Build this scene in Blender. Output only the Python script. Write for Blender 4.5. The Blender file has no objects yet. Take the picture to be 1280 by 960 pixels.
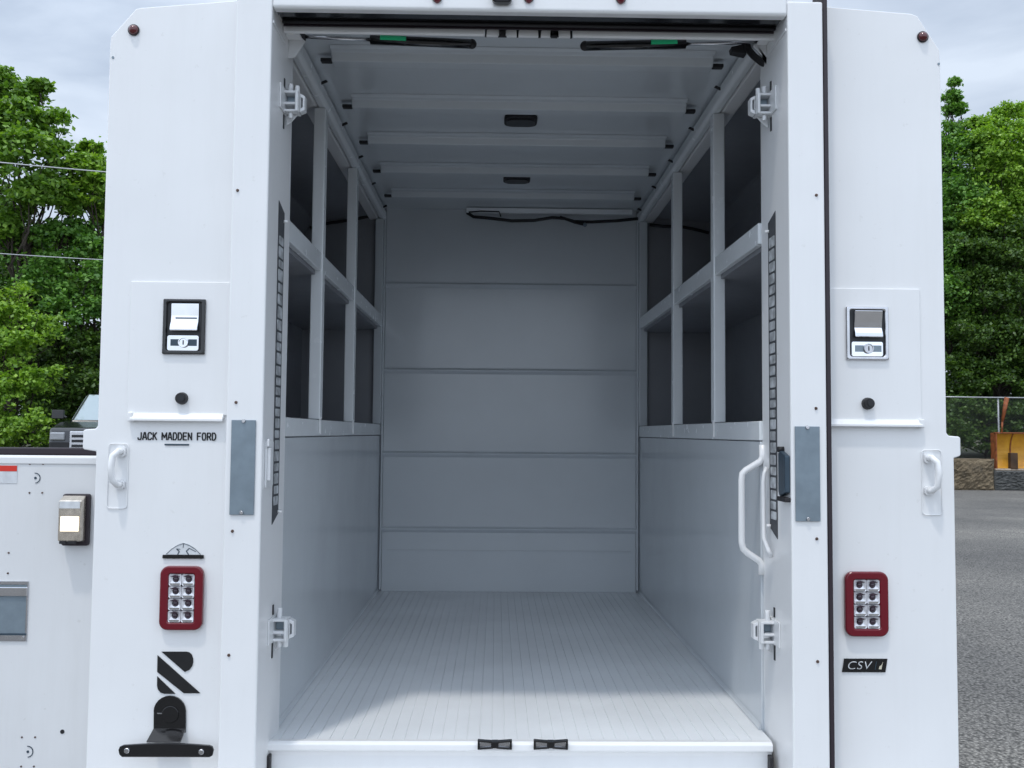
import bpy, bmesh, math, random
import numpy as np
from mathutils import Vector, Matrix
random.seed(7); rng = np.random.default_rng(7)
SC = bpy.context.scene
COL = SC.collection
R = math.radians

# ------------------------------------------------------------------ camera
F = 1150.0
CAM = Vector((0.0, -2.52, 1.65))
cy = Vector((-20, 61, F)).normalized()                    # world Y seen in camera axes (right, down, forward)
a = R(0.47)
cx = Vector((math.cos(a), math.sin(a), 0)); cx = (cx - cy * cx.dot(cy)).normalized()
cz = cx.cross(cy)
def w_of(v): return Vector((v.dot(cx), v.dot(cy), v.dot(cz)))
def ray(px, py): return w_of(Vector((px - 640, py - 480, F)))
def P(px, py, Y):                                          # point of the photo's sight line on the plane y = Y
    d = ray(px, py); t = (Y - CAM.y) / d.y
    return CAM + d * t
def rect(x0, y0, x1, y1, Y):
    mx, my = (x0 + x1) / 2, (y0 + y1) / 2
    return P(x0, my, Y).x, P(x1, my, Y).x, P(mx, y1, Y).z, P(mx, y0, Y).z
cd = bpy.data.cameras.new('camera'); co = bpy.data.objects.new('camera', cd); COL.objects.link(co)
rt, up, bk = w_of(Vector((1, 0, 0))), w_of(Vector((0, -1, 0))), w_of(Vector((0, 0, -1)))
M = Matrix(((rt.x, up.x, bk.x, CAM.x), (rt.y, up.y, bk.y, CAM.y), (rt.z, up.z, bk.z, CAM.z), (0, 0, 0, 1)))
co.matrix_world = M
cd.sensor_width = 36; cd.lens = F / 1280 * 36; cd.clip_start = 0.05; cd.clip_end = 2000
SC.camera = co

# ------------------------------------------------------------------ materials
def newmat(name):
    m = bpy.data.materials.new(name); m.use_nodes = True
    nt = m.node_tree; b = nt.nodes['Principled BSDF']
    return m, nt, b
def N(nt, t, **k):
    n = nt.nodes.new(t)
    for kk, v in k.items(): setattr(n, kk, v)
    return n
def noise(nt, scale, detail=4, rough=0.55, vec=None, coord='Object'):
    tc = N(nt, 'ShaderNodeTexCoord'); n = N(nt, 'ShaderNodeTexNoise')
    n.inputs['Scale'].default_value = scale; n.inputs['Detail'].default_value = detail; n.inputs['Roughness'].default_value = rough
    nt.links.new(tc.outputs[coord], n.inputs['Vector']); return n
def ramp(nt, inp, stops):
    r = N(nt, 'ShaderNodeValToRGB'); e = r.color_ramp.elements
    while len(e) < len(stops): e.new(0.5)
    for el, (p, c) in zip(e, stops): el.position = p; el.color = (*c, 1)
    nt.links.new(inp, r.inputs['Fac']); return r
def bump(nt, b, h, dist, strength=1.0):
    bn = N(nt, 'ShaderNodeBump'); bn.inputs['Distance'].default_value = dist; bn.inputs['Strength'].default_value = strength
    nt.links.new(h, bn.inputs['Height']); nt.links.new(bn.outputs['Normal'], b.inputs['Normal'])
def paint(name, col, rough=0.3, coat=0.0, var=0.04, wave=0.0, scale=3.0, metallic=0.0):
    m, nt, b = newmat(name)
    n = noise(nt, scale, 5)
    lo = tuple(c * (1 - var) for c in col); hi = tuple(min(1, c * (1 + var)) for c in col)
    r = ramp(nt, n.outputs['Fac'], [(0.35, lo), (0.65, hi)])
    nt.links.new(r.outputs['Color'], b.inputs['Base Color'])
    n2 = noise(nt, scale * 9, 6)
    mr = N(nt, 'ShaderNodeMapRange'); mr.inputs['To Min'].default_value = rough * 0.8; mr.inputs['To Max'].default_value = rough * 1.25
    nt.links.new(n2.outputs['Fac'], mr.inputs['Value']); nt.links.new(mr.outputs['Result'], b.inputs['Roughness'])
    b.inputs['Coat Weight'].default_value = coat; b.inputs['Coat Roughness'].default_value = 0.08
    b.inputs['Metallic'].default_value = metallic
    if wave:
        n3 = noise(nt, 2.2, 2); bump(nt, b, n3.outputs['Fac'], wave)
    return m
WHITE = paint('white_paint', (0.80, 0.805, 0.81), 0.30, 0.25, 0.015, 0.004)
def dirt(m, amt):
    nt = m.node_tree; b = nt.nodes['Principled BSDF']
    src = b.inputs['Base Color'].links[0].from_socket
    tc = N(nt, 'ShaderNodeTexCoord'); mp = N(nt, 'ShaderNodeMapping'); mp.inputs['Scale'].default_value = (16, 16, 1.3)
    nt.links.new(tc.outputs['Object'], mp.inputs['Vector'])
    n = N(nt, 'ShaderNodeTexNoise'); n.inputs['Scale'].default_value = 1.6; n.inputs['Detail'].default_value = 8; n.inputs['Roughness'].default_value = .7
    nt.links.new(mp.outputs['Vector'], n.inputs['Vector'])
    sp = noise(nt, 45, 3, .6)
    r = ramp(nt, n.outputs['Fac'], [(.30, (1 - amt, 1 - amt * 1.05, 1 - amt * 1.2)), (.52, (1, 1, 1))])
    r2 = ramp(nt, sp.outputs['Fac'], [(.27, (1 - amt * 3, 1 - amt * 3.2, 1 - amt * 3.6)), (.31, (1, 1, 1))])
    last = src
    for q in (r, r2):
        mx = N(nt, 'ShaderNodeMix', data_type='RGBA', blend_type='MULTIPLY'); mx.inputs['Factor'].default_value = 1
        nt.links.new(last, mx.inputs['A']); nt.links.new(q.outputs['Color'], mx.inputs['B']); last = mx.outputs['Result']
    nt.links.new(last, b.inputs['Base Color'])
dirt(WHITE, .018)
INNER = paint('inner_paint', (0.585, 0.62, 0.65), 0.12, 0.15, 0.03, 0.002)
FLOOR = paint('floor_paint', (0.745, 0.767, 0.785), 0.30, 0.0, 0.05, 0.0, 3.0)
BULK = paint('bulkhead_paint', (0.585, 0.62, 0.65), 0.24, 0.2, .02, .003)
SHADEGREY = paint('compartment_shade', (0.26, 0.27, 0.295), 0.5, 0, .06)  # shade of the unlit side compartments put into their colour
POSTP = paint('post_paint', (0.75, 0.78, 0.80), 0.25, .1, .02)
DOORP = paint('door_paint', (0.69, 0.695, 0.70), 0.38, 0.1, 0.02, 0.001)
dirt(INNER, .012); dirt(DOORP, .03)
HINGE = paint('hinge_paint', (0.72, 0.73, 0.74), 0.3, 0.2, 0.04)
DECAL = paint('black_decal', (0.005, 0.005, 0.006), 0.75)
RUBBER = paint('black_rubber', (0.012, 0.011, 0.013), 0.55, 0, 0.15)
SEAL = paint('seal_rubber', (0.022, 0.014, 0.02), 0.5, 0, 0.15)
BLACKG = paint('gloss_black', (0.006, 0.006, 0.007), 0.16, 0.4, 0.1)
DARKM = paint('dark_hole', (0.01, 0.01, 0.012), 0.7)
CHROME = paint('chrome', (0.78, 0.78, 0.80), 0.08, 0, 0.05, 0.0, 20, 1.0)
STEEL = paint('bright_steel', (0.6, 0.6, 0.62), 0.22, 0, 0.08, 0, 14, 1.0)
GALV = paint('grey_plate', (0.21, 0.26, 0.30), 0.34, 0, 0.08, 0, 25, 0.35)
SLATE = paint('slate_metal', (0.04, 0.065, 0.09), 0.35, 0, 0.1, 0, 20, 0.3)
RIVET = paint('rivet', (0.10, 0.06, 0.045), 0.5, 0, 0.2, 0, 30, 0.4)
RED = paint('red_lens', (0.14, 0.001, 0.010), 0.22, 0.3, 0.08)
RED2 = paint('marker_red', (0.09, 0.008, 0.01), 0.12, 0.6, 0.1)
REDT = paint('red_tape', (0.62, 0.03, 0.015), 0.4)
GREEN = paint('green_label', (0.05, 0.92, 0.40), 0.5, 0, 0.05)
LIGHTL = paint('pale_label', (0.62, 0.64, 0.66), 0.45, 0, 0.1, 0, 40)
LENS = paint('led_reflector', (0.80, 0.80, 0.84), 0.28, 0.6, 0.2, 0, 60, 0.35)
LENSD = paint('led_dark', (0.035, 0.018, 0.03), 0.15, 0.5, 0.3, 0, 60)
AMBER = paint('lamp_reflector', (0.70, 0.63, 0.54), 0.18, 0.3, 0.2, 0, 40, 0.85)
DARKG = paint('dark_car_paint', (0.018, 0.019, 0.022), 0.2, 0.8, 0.05)
TYRE = paint('tyre', (0.014, 0.014, 0.015), 0.8)
RIM = paint('rim', (0.4, 0.4, 0.42), 0.3, 0, 0.1, 0, 8, 0.9)
WIRE = paint('wire', (0.55, 0.56, 0.58), 0.45, 0, 0.05, 0, 8, 0.2)
WOOD = paint('pole_wood', (0.12, 0.085, 0.06), 0.85, 0, 0.3, 0, 10)
BARK = paint('bark', (0.045, 0.035, 0.027), 0.9, 0, 0.4, 0, 8)
RACK = paint('rack_metal', (0.50, 0.52, 0.54), 0.4, 0, .4, 0, 30, .3)
SLOTM = paint('slot_grey', (0.06, 0.064, 0.072), 0.6)
FENCEM = paint('fence_wire', (0.05, 0.052, 0.055), 0.5, 0, 0.1, 0, 5, 0.5)
FENCER = paint('fence_rail', (0.42, 0.43, 0.44), 0.45, 0, 0.15, 0, 5, 0.4)
ORANGE = paint('rusty_orange', (0.24, 0.065, 0.016), 0.65, 0, 0.35, 0, 9)
SHADEM = paint('dark_hatch', (0.012, 0.013, 0.016), 0.4)

def glass(name, col, rough=0.03):
    m, nt, b = newmat(name); b.inputs['Base Color'].default_value = (*col, 1)
    b.inputs['Roughness'].default_value = rough; b.inputs['Coat Weight'].default_value = 1.0
    n = noise(nt, 3, 2); bump(nt, b, n.outputs['Fac'], 0.004); b.inputs['Specular IOR Level'].default_value = 0.9
    b.inputs['Metallic'].default_value = 0.35
    return m
LENSG = glass('headlight_glass', (0.30, 0.31, 0.33), .12)
WSHIELD = glass('windscreen', (0.35, 0.42, 0.44))
def emit(name, col, s):
    m, nt, b = newmat(name); b.inputs['Base Color'].default_value = (*col, 1)
    b.inputs['Emission Color'].default_value = (*col, 1); b.inputs['Emission Strength'].default_value = s
    return m
LIT = emit('lit_lens', (1.0, 0.86, 0.64), 1.7)

def asphalt():
    m, nt, b = newmat('asphalt')
    n = noise(nt, 55, 6, 0.75); big = noise(nt, 0.35, 5, 0.6); vo = N(nt, 'ShaderNodeTexVoronoi'); vo.inputs['Scale'].default_value = 52
    tc = N(nt, 'ShaderNodeTexCoord'); nt.links.new(tc.outputs['Object'], vo.inputs['Vector'])
    r = ramp(nt, n.outputs['Fac'], [(0.34, (0.065, 0.063, 0.059)), (0.53, (0.21, 0.202, 0.19)), (0.68, (0.46, 0.445, 0.42))])
    r2 = ramp(nt, big.outputs['Fac'], [(0.3, (0.66, 0.66, 0.67)), (0.55, (1.0, 0.99, 0.97)), (0.72, (1.5, 1.47, 1.40))])
    mx = N(nt, 'ShaderNodeMix', data_type='RGBA', blend_type='MULTIPLY'); mx.inputs['Factor'].default_value = 1
    nt.links.new(r.outputs['Color'], mx.inputs['A']); nt.links.new(r2.outputs['Color'], mx.inputs['B'])
    r3 = ramp(nt, vo.outputs['Distance'], [(0.0, (1.5, 1.5, 1.48)), (0.45, (0.9, 0.9, 0.9)), (0.8, (0.35, 0.35, 0.35))])
    mx2 = N(nt, 'ShaderNodeMix', data_type='RGBA', blend_type='MULTIPLY'); mx2.inputs['Factor'].default_value = 1
    nt.links.new(mx.outputs['Result'], mx2.inputs['A']); nt.links.new(r3.outputs['Color'], mx2.inputs['B'])
    nt.links.new(mx2.outputs['Result'], b.inputs['Base Color']); b.inputs['Roughness'].default_value = 0.85
    bump(nt, b, vo.outputs['Distance'], -0.012)
    return m
ASPH = asphalt()
def mottled(name, stops, scale, bd, rough=0.9):
    m, nt, b = newmat(name); n = noise(nt, scale, 8, 0.65)
    r = ramp(nt, n.outputs['Fac'], stops); nt.links.new(r.outputs['Color'], b.inputs['Base Color'])
    n2 = noise(nt, scale * 4, 8, 0.7); bump(nt, b, n2.outputs['Fac'], bd); b.inputs['Roughness'].default_value = rough
    return m
EARTH = mottled('earth', [(0.35, (0.035, 0.04, 0.015)), (0.6, (0.07, 0.075, 0.03))], 1.5, 0.08)
CONC = mottled('tan_concrete', [(0.3, (0.07, 0.058, 0.042)), (0.5, (0.19, 0.145, 0.09)), (0.68, (0.28, 0.22, 0.14))], 2.6, 0.12)
CONCD = mottled('dark_concrete', [(0.3, (0.05, 0.052, 0.05)), (0.65, (0.11, 0.11, 0.105))], 3, 0.06)
YELLOW = mottled('worn_yellow', [(0.22, (0.25, 0.11, 0.025)), (0.42, (0.52, 0.24, 0.015)), (0.7, (0.66, 0.34, 0.02))], 2.2, 0.01, 0.45)

def leafmat(name, cols, tr=0.28):
    m, nt, b = newmat(name)
    g = N(nt, 'ShaderNodeNewGeometry')
    k = len(cols) - 1
    r = ramp(nt, g.outputs['Random Per Island'], [(i / k, c) for i, c in enumerate(cols)])
    nt.links.new(r.outputs['Color'], b.inputs['Base Color']); b.inputs['Roughness'].default_value = 0.48
    t = N(nt, 'ShaderNodeBsdfTranslucent')
    mu = N(nt, 'ShaderNodeMix', data_type='RGBA', blend_type='MULTIPLY'); mu.inputs['Factor'].default_value = 1
    mu.inputs['B'].default_value = (1.5, 1.6, 0.5, 1)
    nt.links.new(r.outputs['Color'], mu.inputs['A']); nt.links.new(mu.outputs['Result'], t.inputs['Color'])
    mix = N(nt, 'ShaderNodeMixShader'); mix.inputs['Fac'].default_value = tr
    out = nt.nodes['Material Output']
    nt.links.new(b.outputs['BSDF'], mix.inputs[1]); nt.links.new(t.outputs['BSDF'], mix.inputs[2]); nt.links.new(mix.outputs['Shader'], out.inputs['Surface'])
    return m
LEAF_M = leafmat('maple_leaf', [(0.071, 0.158, 0.021), (0.142, 0.278, 0.033), (0.223, 0.372, 0.052)])
LEAF_D = leafmat('dark_leaf', [(0.037, 0.080, 0.016), (0.066, 0.137, 0.022), (0.112, 0.194, 0.029)])
LEAF_Y = leafmat('fresh_leaf', [(0.105, 0.214, 0.027), (0.211, 0.368, 0.040), (0.315, 0.484, 0.065)])
LEAF_G = leafmat('mid_leaf', [(0.066, 0.165, 0.035), (0.122, 0.269, 0.042), (0.199, 0.372, 0.068)])

# ------------------------------------------------------------------ mesh helpers
class MB:
    def __init__(s): s.v = []; s.f = []; s.sm = []
    def add(s, vs, fs, smooth=False):
        o = len(s.v); s.v += [tuple(p) for p in vs]; s.f += [tuple(i + o for i in f) for f in fs]; s.sm += [smooth] * len(fs); return s
    def box(s, x0, x1, y0, y1, z0, z1):
        if x0 > x1: x0, x1 = x1, x0
        vs = [(x, y, z) for x in (x0, x1) for y in (y0, y1) for z in (z0, z1)]
        return s.add(vs, [(0, 1, 3, 2), (4, 6, 7, 5), (0, 4, 5, 1), (2, 3, 7, 6), (0, 2, 6, 4), (1, 5, 7, 3)])
    def prism(s, poly, axis, a0, a1, smooth=False):
        n = len(poly)
        def mk(p, t): return {'Y': (p[0], t, p[1]), 'X': (t, p[0], p[1]), 'Z': (p[0], p[1], t)}[axis]
        vs = [mk(p, a0) for p in poly] + [mk(p, a1) for p in poly]
        s.add(vs, [tuple(range(n)), tuple(range(2 * n - 1, n - 1, -1))])
        o = len(s.v) - 2 * n
        s.f += [(o + i, o + (i + 1) % n, o + n + (i + 1) % n, o + n + i) for i in range(n)]; s.sm += [smooth] * n
        return s
    def ring(s, outer, inner, y0, y1):                      # frame in the XZ plane
        n = len(outer); assert n == len(inner)
        vs = [(p[0], y0, p[1]) for p in outer] + [(p[0], y0, p[1]) for p in inner] + [(p[0], y1, p[1]) for p in outer] + [(p[0], y1, p[1]) for p in inner]
        fs = []
        for i in range(n):
            j = (i + 1) % n
            fs += [(i, j, n + j, n + i), (2 * n + i, 3 * n + i, 3 * n + j, 2 * n + j), (i, 2 * n + i, 2 * n + j, j), (n + i, n + j, 3 * n + j, 3 * n + i)]
        return s.add(vs, fs)
    def tube(s, path, r, n=10, smooth=True, r1=None):
        path = [Vector(p) for p in path]; m = len(path)
        vs = []; up0 = None
        for i, p in enumerate(path):
            t = (path[min(i + 1, m - 1)] - path[max(i - 1, 0)]).normalized()
            if up0 is None:
                up0 = Vector((0, 0, 1)) if abs(t.z) < 0.9 else Vector((1, 0, 0))
            u = (up0 - t * up0.dot(t)).normalized(); w = t.cross(u); up0 = u
            rr = r if r1 is None else r + (r1 - r) * i / (m - 1)
            vs += [p + (u * math.cos(2 * math.pi * k / n) + w * math.sin(2 * math.pi * k / n)) * rr for k in range(n)]
        fs = [(i * n + k, i * n + (k + 1) % n, (i + 1) * n + (k + 1) % n, (i + 1) * n + k) for i in range(m - 1) for k in range(n)]
        s.add(vs, fs, smooth)
        s.add(vs[:n], [tuple(range(n))]); s.add(vs[-n:], [tuple(range(n))]); return s
    def ball(s, c, rx, ry, rz, n=14, m=8):
        vs = []; fs = []
        for i in range(m + 1):
            th = math.pi * i / m
            for k in range(n):
                ph = 2 * math.pi * k / n
                vs.append((c[0] + rx * math.sin(th) * math.cos(ph), c[1] + ry * math.sin(th) * math.sin(ph), c[2] + rz * math.cos(th)))
        for i in range(m):
            for k in range(n): fs.append((i * n + k, i * n + (k + 1) % n, (i + 1) * n + (k + 1) % n, (i + 1) * n + k))
        return s.add(vs, fs, True)
    def build(s, name, mat, parent=None, bevel=0.0, seg=2, label=None, weld=True):
        me = bpy.data.meshes.new(name); me.from_pydata(s.v, [], s.f); me.update()
        me.polygons.foreach_set('use_smooth', s.sm)
        bm = bmesh.new(); bm.from_mesh(me)
        if weld: bmesh.ops.remove_doubles(bm, verts=bm.verts, dist=1e-6)
        bmesh.ops.recalc_face_normals(bm, faces=bm.faces); bm.to_mesh(me); bm.free()
        me.materials.append(mat)
        o = bpy.data.objects.new(name, me); COL.objects.link(o)
        if parent: o.parent = parent; o.matrix_parent_inverse = parent.matrix_world.inverted()
        if bevel:
            b = o.modifiers.new('bevel', 'BEVEL'); b.width = bevel; b.segments = seg; b.limit_method = 'ANGLE'; b.angle_limit = R(40)
        if label: o['label'] = label
        return o
def rr(x0, x1, z0, z1, r, n=5):
    pts = []
    for (qx, qz, a0) in ((x1 - r, z1 - r, 0), (x0 + r, z1 - r, 90), (x0 + r, z0 + r, 180), (x1 - r, z0 + r, 270)):
        for i in range(n + 1):
            t = R(a0 + 90 * i / n); pts.append((qx + r * math.cos(t), qz + r * math.sin(t)))
    return pts
def circ(c, r, n=20): return [(c[0] + r * math.cos(2 * math.pi * i / n), c[1] + r * math.sin(2 * math.pi * i / n)) for i in range(n)]
def thing(name, label, cat, loc=(0, 0, 0), group=None, rz=0):
    o = bpy.data.objects.new(name, None); COL.objects.link(o); o.empty_display_size = 0.2
    o.location = loc; o.rotation_euler.z = rz; o['label'] = label; o['category'] = cat
    if group: o['group'] = group
    bpy.context.view_layer.update()
    return o
def tag(o, label, cat, group=None):
    o['label'] = label; o['category'] = cat
    if group: o['group'] = group
    return o
def struct(o): o['kind'] = 'structure'; return o
def text_mesh(s, name, mat, parent, x0, x1, z0, z1, y, bold=0.0, shear=0.0, depth=0.0006):
    cu = bpy.data.curves.new(name, 'FONT'); cu.body = s; cu.offset = bold; cu.shear = shear; cu.space_character = 1.08
    t = bpy.data.objects.new(name + '_curve', cu); COL.objects.link(t)
    dg = bpy.context.evaluated_depsgraph_get(); me = bpy.data.meshes.new_from_object(t.evaluated_get(dg))
    bpy.data.objects.remove(t)
    vs = [v.co.copy() for v in me.vertices]
    ax, bx = min(v.x for v in vs), max(v.x for v in vs); ay, by = min(v.y for v in vs), max(v.y for v in vs)
    for v in me.vertices:
        v.co = (x0 + (v.co.x - ax) / (bx - ax) * (x1 - x0), y, z0 + (v.co.y - ay) / (by - ay) * (z1 - z0))
    me.materials.clear(); me.materials.append(mat)
    o = bpy.data.objects.new(name, me); COL.objects.link(o)
    if parent: o.parent = parent; o.matrix_parent_inverse = parent.matrix_world.inverted()
    so = o.modifiers.new('solid', 'SOLIDIFY'); so.thickness = depth; so.offset = 0
    return o

# ------------------------------------------------------------------ THE TRUCK
XC = 0.074
T = thing('service_truck', 'white enclosed service truck body seen from behind with its rear opening empty', 'truck', (XC, 1.2, 0))
def U(s, u): return XC + s * u
def UF(s, u): return XC + .0085 + s * u      # the door frame sits a touch to the right of the body
YP, YF, YB = -0.06, -0.15, 2.35            # rear panels, door frame face, bulkhead
WI, HI = 0.674, 1.156                      # half widths: inner wall, lower outer skin
ZF, ZC = 0.82, 2.842                       # cargo floor, ceiling
def outline(s):
    lo, le, up = (1.132, 1.168, 1.130) if s < 0 else (1.158, 1.177, 1.139)
    if s < 0: k = [(137, 46), (170, 11), (176, 9.6), (283, 1.5)]
    else: k = [(1181, 62), (1147, 20), (1139, 17), (1043, 9)]
    kk = [(abs(P(a_, b_, YP).x - XC), P(a_, b_, YP).z) for a_, b_ in k]
    kk[0] = (up - .002, kk[0][1])
    sl_ = (kk[3][1] - kk[2][1]) / (kk[2][0] - kk[3][0]); kk[3] = (.705, kk[3][1] + sl_ * (kk[3][0] - .705))
    return [(lo, 0.62), (lo, 1.592), (le - .004, 1.597), (le, 1.601), (le, 1.646), (le - .004, 1.650), (up + .006, 1.652), (up, 1.660), (up, kk[0][1] - .03)] + kk
for s in (-1, 1):
    OUT = outline(s)
    zo = OUT[-1][1]; INN = [(0.705, zo - .018), (OUT[-2][0], OUT[-2][1] - .016), (OUT[-3][0] - .006, OUT[-3][1] - .016), (1.110, OUT[9][1] - .006), (1.110, 1.60), (OUT[0][0] - .016, 1.58)]
    inn = INN + [(OUT[0][0] - .016, 0.62)]
    prof = [(U(s, u), z) for u, z in OUT] + [(U(s, u), z) for u, z in inn]
    MB().prism(prof, 'Y', -0.03, 2.37).build('side_wall', WHITE, T)
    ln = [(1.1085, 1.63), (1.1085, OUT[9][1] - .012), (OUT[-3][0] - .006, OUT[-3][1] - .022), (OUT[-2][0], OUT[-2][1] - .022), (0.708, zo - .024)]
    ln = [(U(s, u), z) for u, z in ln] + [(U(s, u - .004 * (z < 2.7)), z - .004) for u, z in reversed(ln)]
    MB().prism(ln, 'Y', -0.028, YB - .001).build('shade_liner', SHADEGREY, T)  # added dark sheet inside the white side wall, painted in for compartment shade
    MB().box(U(s, .79), U(s, 1.104), -0.029, -0.022, 1.63, 2.70).build('shade_liner', SHADEGREY, T)  # second added dark sheet, behind the rear panel, same painted shade
    rp = [(U(s, u), z) for u, z in OUT] + [(U(s, 0.705), 0.62)]
    MB().prism(rp, 'Y', YP, -0.03).build('rear_panel', WHITE, T, 0.006, 3)
    # door frame post: a folded jamb, hollow slot handled as its own dark recess
    MB().box(UF(s, 0.680), UF(s, 0.774), YF, 0.108, 0.6, 2.80).build('door_post', WHITE, T, 0.005, 3)
    # inner lower wall, belt rail, mid rail, top rail, posts, shelves
    MB().box(U(s, 0.683), U(s, 0.699), 0.110, YB, 0.79, 1.631).build('inner_wall', INNER, T, 0.002)
    MB().box(U(s, 0.6812), U(s, 0.702), 0.110, YB, 1.634, 1.690).build('belt_rail', POSTP, T, 0.003)
    MB().box(U(s, 0.6812), U(s, 0.702), 0.110, YB, 2.203, 2.265).build('middle_rail', POSTP, T, 0.003)
    MB().prism([(U(s, 0.670), 2.824), (U(s, 0.702), 2.824), (U(s, 0.702), 2.778), (U(s, 0.680), 2.778), (U(s, 0.670), 2.788)], 'Y', 0.110, YB).build('top_rail', POSTP, T, 0.004)
    MB().box(U(s, 0.703), U(s, 1.104), 0.02, YB, 2.190, 2.206).build('compartment_shelf', SHADEGREY, T)  # shelf and floor carry the painted compartment shade too
    MB().box(U(s, 0.703), U(s, 1.108), 0.02, YB, 1.60, 1.628).build('compartment_floor', SHADEGREY, T)
    for k, yy in enumerate((0.64, 1.37)):
        b = MB()
        b.box(U(s, 0.677), U(s, 0.718), yy, yy + 0.045, 1.692, 2.777)
        p = b.build('post', POSTP, T, 0.004)
        g = MB()
        g.box(U(s, 0.674), U(s, 0.6808), yy + 0.002, yy + 0.016, 1.640, 1.70)
        g.build('weld_tab', HINGE, p, 0.002)
    MB().box(U(s, 0.6785), U(s, 0.72), 2.30, 2.349, 1.692, 2.777).build('post', INNER, T, 0.003)
# roof
MB().prism([(U(1, -0.76), 2.78), (U(1, -0.76), 2.90), (U(1, -0.70), 2.93), (U(1, 0.70), 2.93), (U(1, 0.76), 2.90), (U(1, 0.76), 2.78), (U(1, 0.707), 2.78), (U(1, 0.707), 2.86), (U(1, -0.707), 2.86), (U(1, -0.707), 2.78)], 'Y', 0.03, 2.39).build('roof_panel', WHITE, T, 0.006)
MB().box(U(-1, 0.70), U(1, 0.70), -0.014, 0.0295, 2.86, 2.93).build('roof_edge', WHITE, T, .004)
MB().box(U(-1, 0.704), U(1, 0.704), 0.045, YB, ZC, ZC + 0.012).build('ceiling_panel', INNER, T)
# roof bows: hat channels
for d in (2.86, 3.27, 3.68, 4.09, 4.52):
    y = d + CAM.y
    hp = [(y - 0.075, ZC - 0.001), (y - 0.062, ZC - 0.008), (y - 0.036, ZC - 0.008), (y - 0.026, ZC - 0.034), (y + 0.026, ZC - 0.034), (y + 0.036, ZC - 0.008), (y + 0.062, ZC - 0.008), (y + 0.075, ZC - 0.001)]
    bo = MB().prism(hp, 'X', U(-1, 0.60), U(1, 0.60)).build('roof_bow', INNER, T, 0.003)
    for s in (-1, 1):
        MB().box(U(s, 0.603), U(s, 0.638), y - 0.012, y + 0.012, ZC - 0.028, ZC - 0.016).build('end_clip', RUBBER, bo, 0.003)
        MB().prism([(U(s, 0.636), ZC - 0.046), (U(s, 0.658), ZC - 0.056), (U(s, 0.658), ZC - 0.046), (U(s, 0.642), ZC - 0.039)], 'Y', y + 0.11, y + 0.118).build('clip_hook', RUBBER, bo, .002)
for (px, py, d, w, h) in ((651, 139, 3.43, 42, 12), (646, 216, 4.24, 34, 9)):
    c = P(px, py, d + CAM.y); hw = w / 2 / F * d
    lb = MB(); lb.prism(rr(c.x - hw, c.x + hw, c.y - 0.055, c.y + 0.055, 0.03, 5), 'Z', ZC - 0.016, ZC - 0.0005)
    dl = lb.build('dome_light', RUBBER, T, 0.004)
    MB().prism(rr(c.x - hw * .85, c.x + hw * .85, c.y - 0.04, c.y + 0.04, 0.025, 5), 'Z', ZC - 0.021, ZC - 0.0165).build('lens', SHADEM, dl, 0.002)
# bulkhead with pressed swages
zs = [1.142, 1.536, 1.976, 2.433]
pf = [(YB, 0.79)]
for z in zs: pf += [(YB, z - 0.016), (YB - 0.006, z - 0.011), (YB - 0.014, z + 0.000), (YB - 0.013, z + 0.006), (YB - 0.004, z + 0.010), (YB, z + 0.015)]
pf += [(YB, 2.858), (2.372, 2.858), (2.372, 0.79)]
MB().prism(pf, 'X', U(-1, 0.668), U(1, 0.668)).build('bulkhead', BULK, T, 0.003)
for s in (-1, 1):
    OUT = outline(s)
    MB().prism([(U(s, 0.6695), 0.79), (U(s, 1.109), 0.79), (U(s, 1.109), OUT[9][1] - .004), (U(s, OUT[-3][0] - .005), OUT[-3][1] - .012), (U(s, OUT[-2][0]), OUT[-2][1] - .012), (U(s, 0.704), OUT[-1][1] - .012), (U(s, 0.704), 2.856), (U(s, 0.6695), 2.856)], 'Y', YB + 0.001, 2.371).build('compartment_end_wall', SHADEGREY, T)  # end wall darkened with the same painted shade
    MB().box(U(s, 0.668), U(s, 0.6785), YB - 0.012, YB - 0.001, ZF + 0.01, 2.80).build('corner_trim', INNER, T, 0.003)
hz0 = P(640, 741, YB - 0.01).z
MB().box(U(-1, 0.64), U(1, 0.64), YB - 0.008, YB - 0.0005, 1.030, 1.034).build('seam', INNER, T)
# floor: grooved planks in one sheet
fl = []; x = U(-1, 0.682); step = 0.0337; n = int(2 * 0.682 / step)
pts = []
for i in range(n):
    a0 = x + i * step; pts += [(a0, ZF), (a0 + step - 0.0036, ZF), (a0 + step - 0.0030, ZF - 0.0028), (a0 + step - 0.0008, ZF - 0.0028)]
pts += [(U(1, 0.682), ZF), (U(1, 0.682), ZF - 0.03), (x, ZF - 0.03)]
MB().prism(pts, 'Y', 0.012, YB - 0.011).build('floor_panel', FLOOR, T)
for s in (-1, 1):
    MB().prism([(U(s, 0.6825), ZF + 0.001), (U(s, 0.6825), ZF + 0.014), (U(s, 0.680), ZF + 0.006), (U(s, 0.674), ZF + 0.001)], 'Y', 0.11, YB - 0.012).build('floor_fillet', INNER, T)
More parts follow.
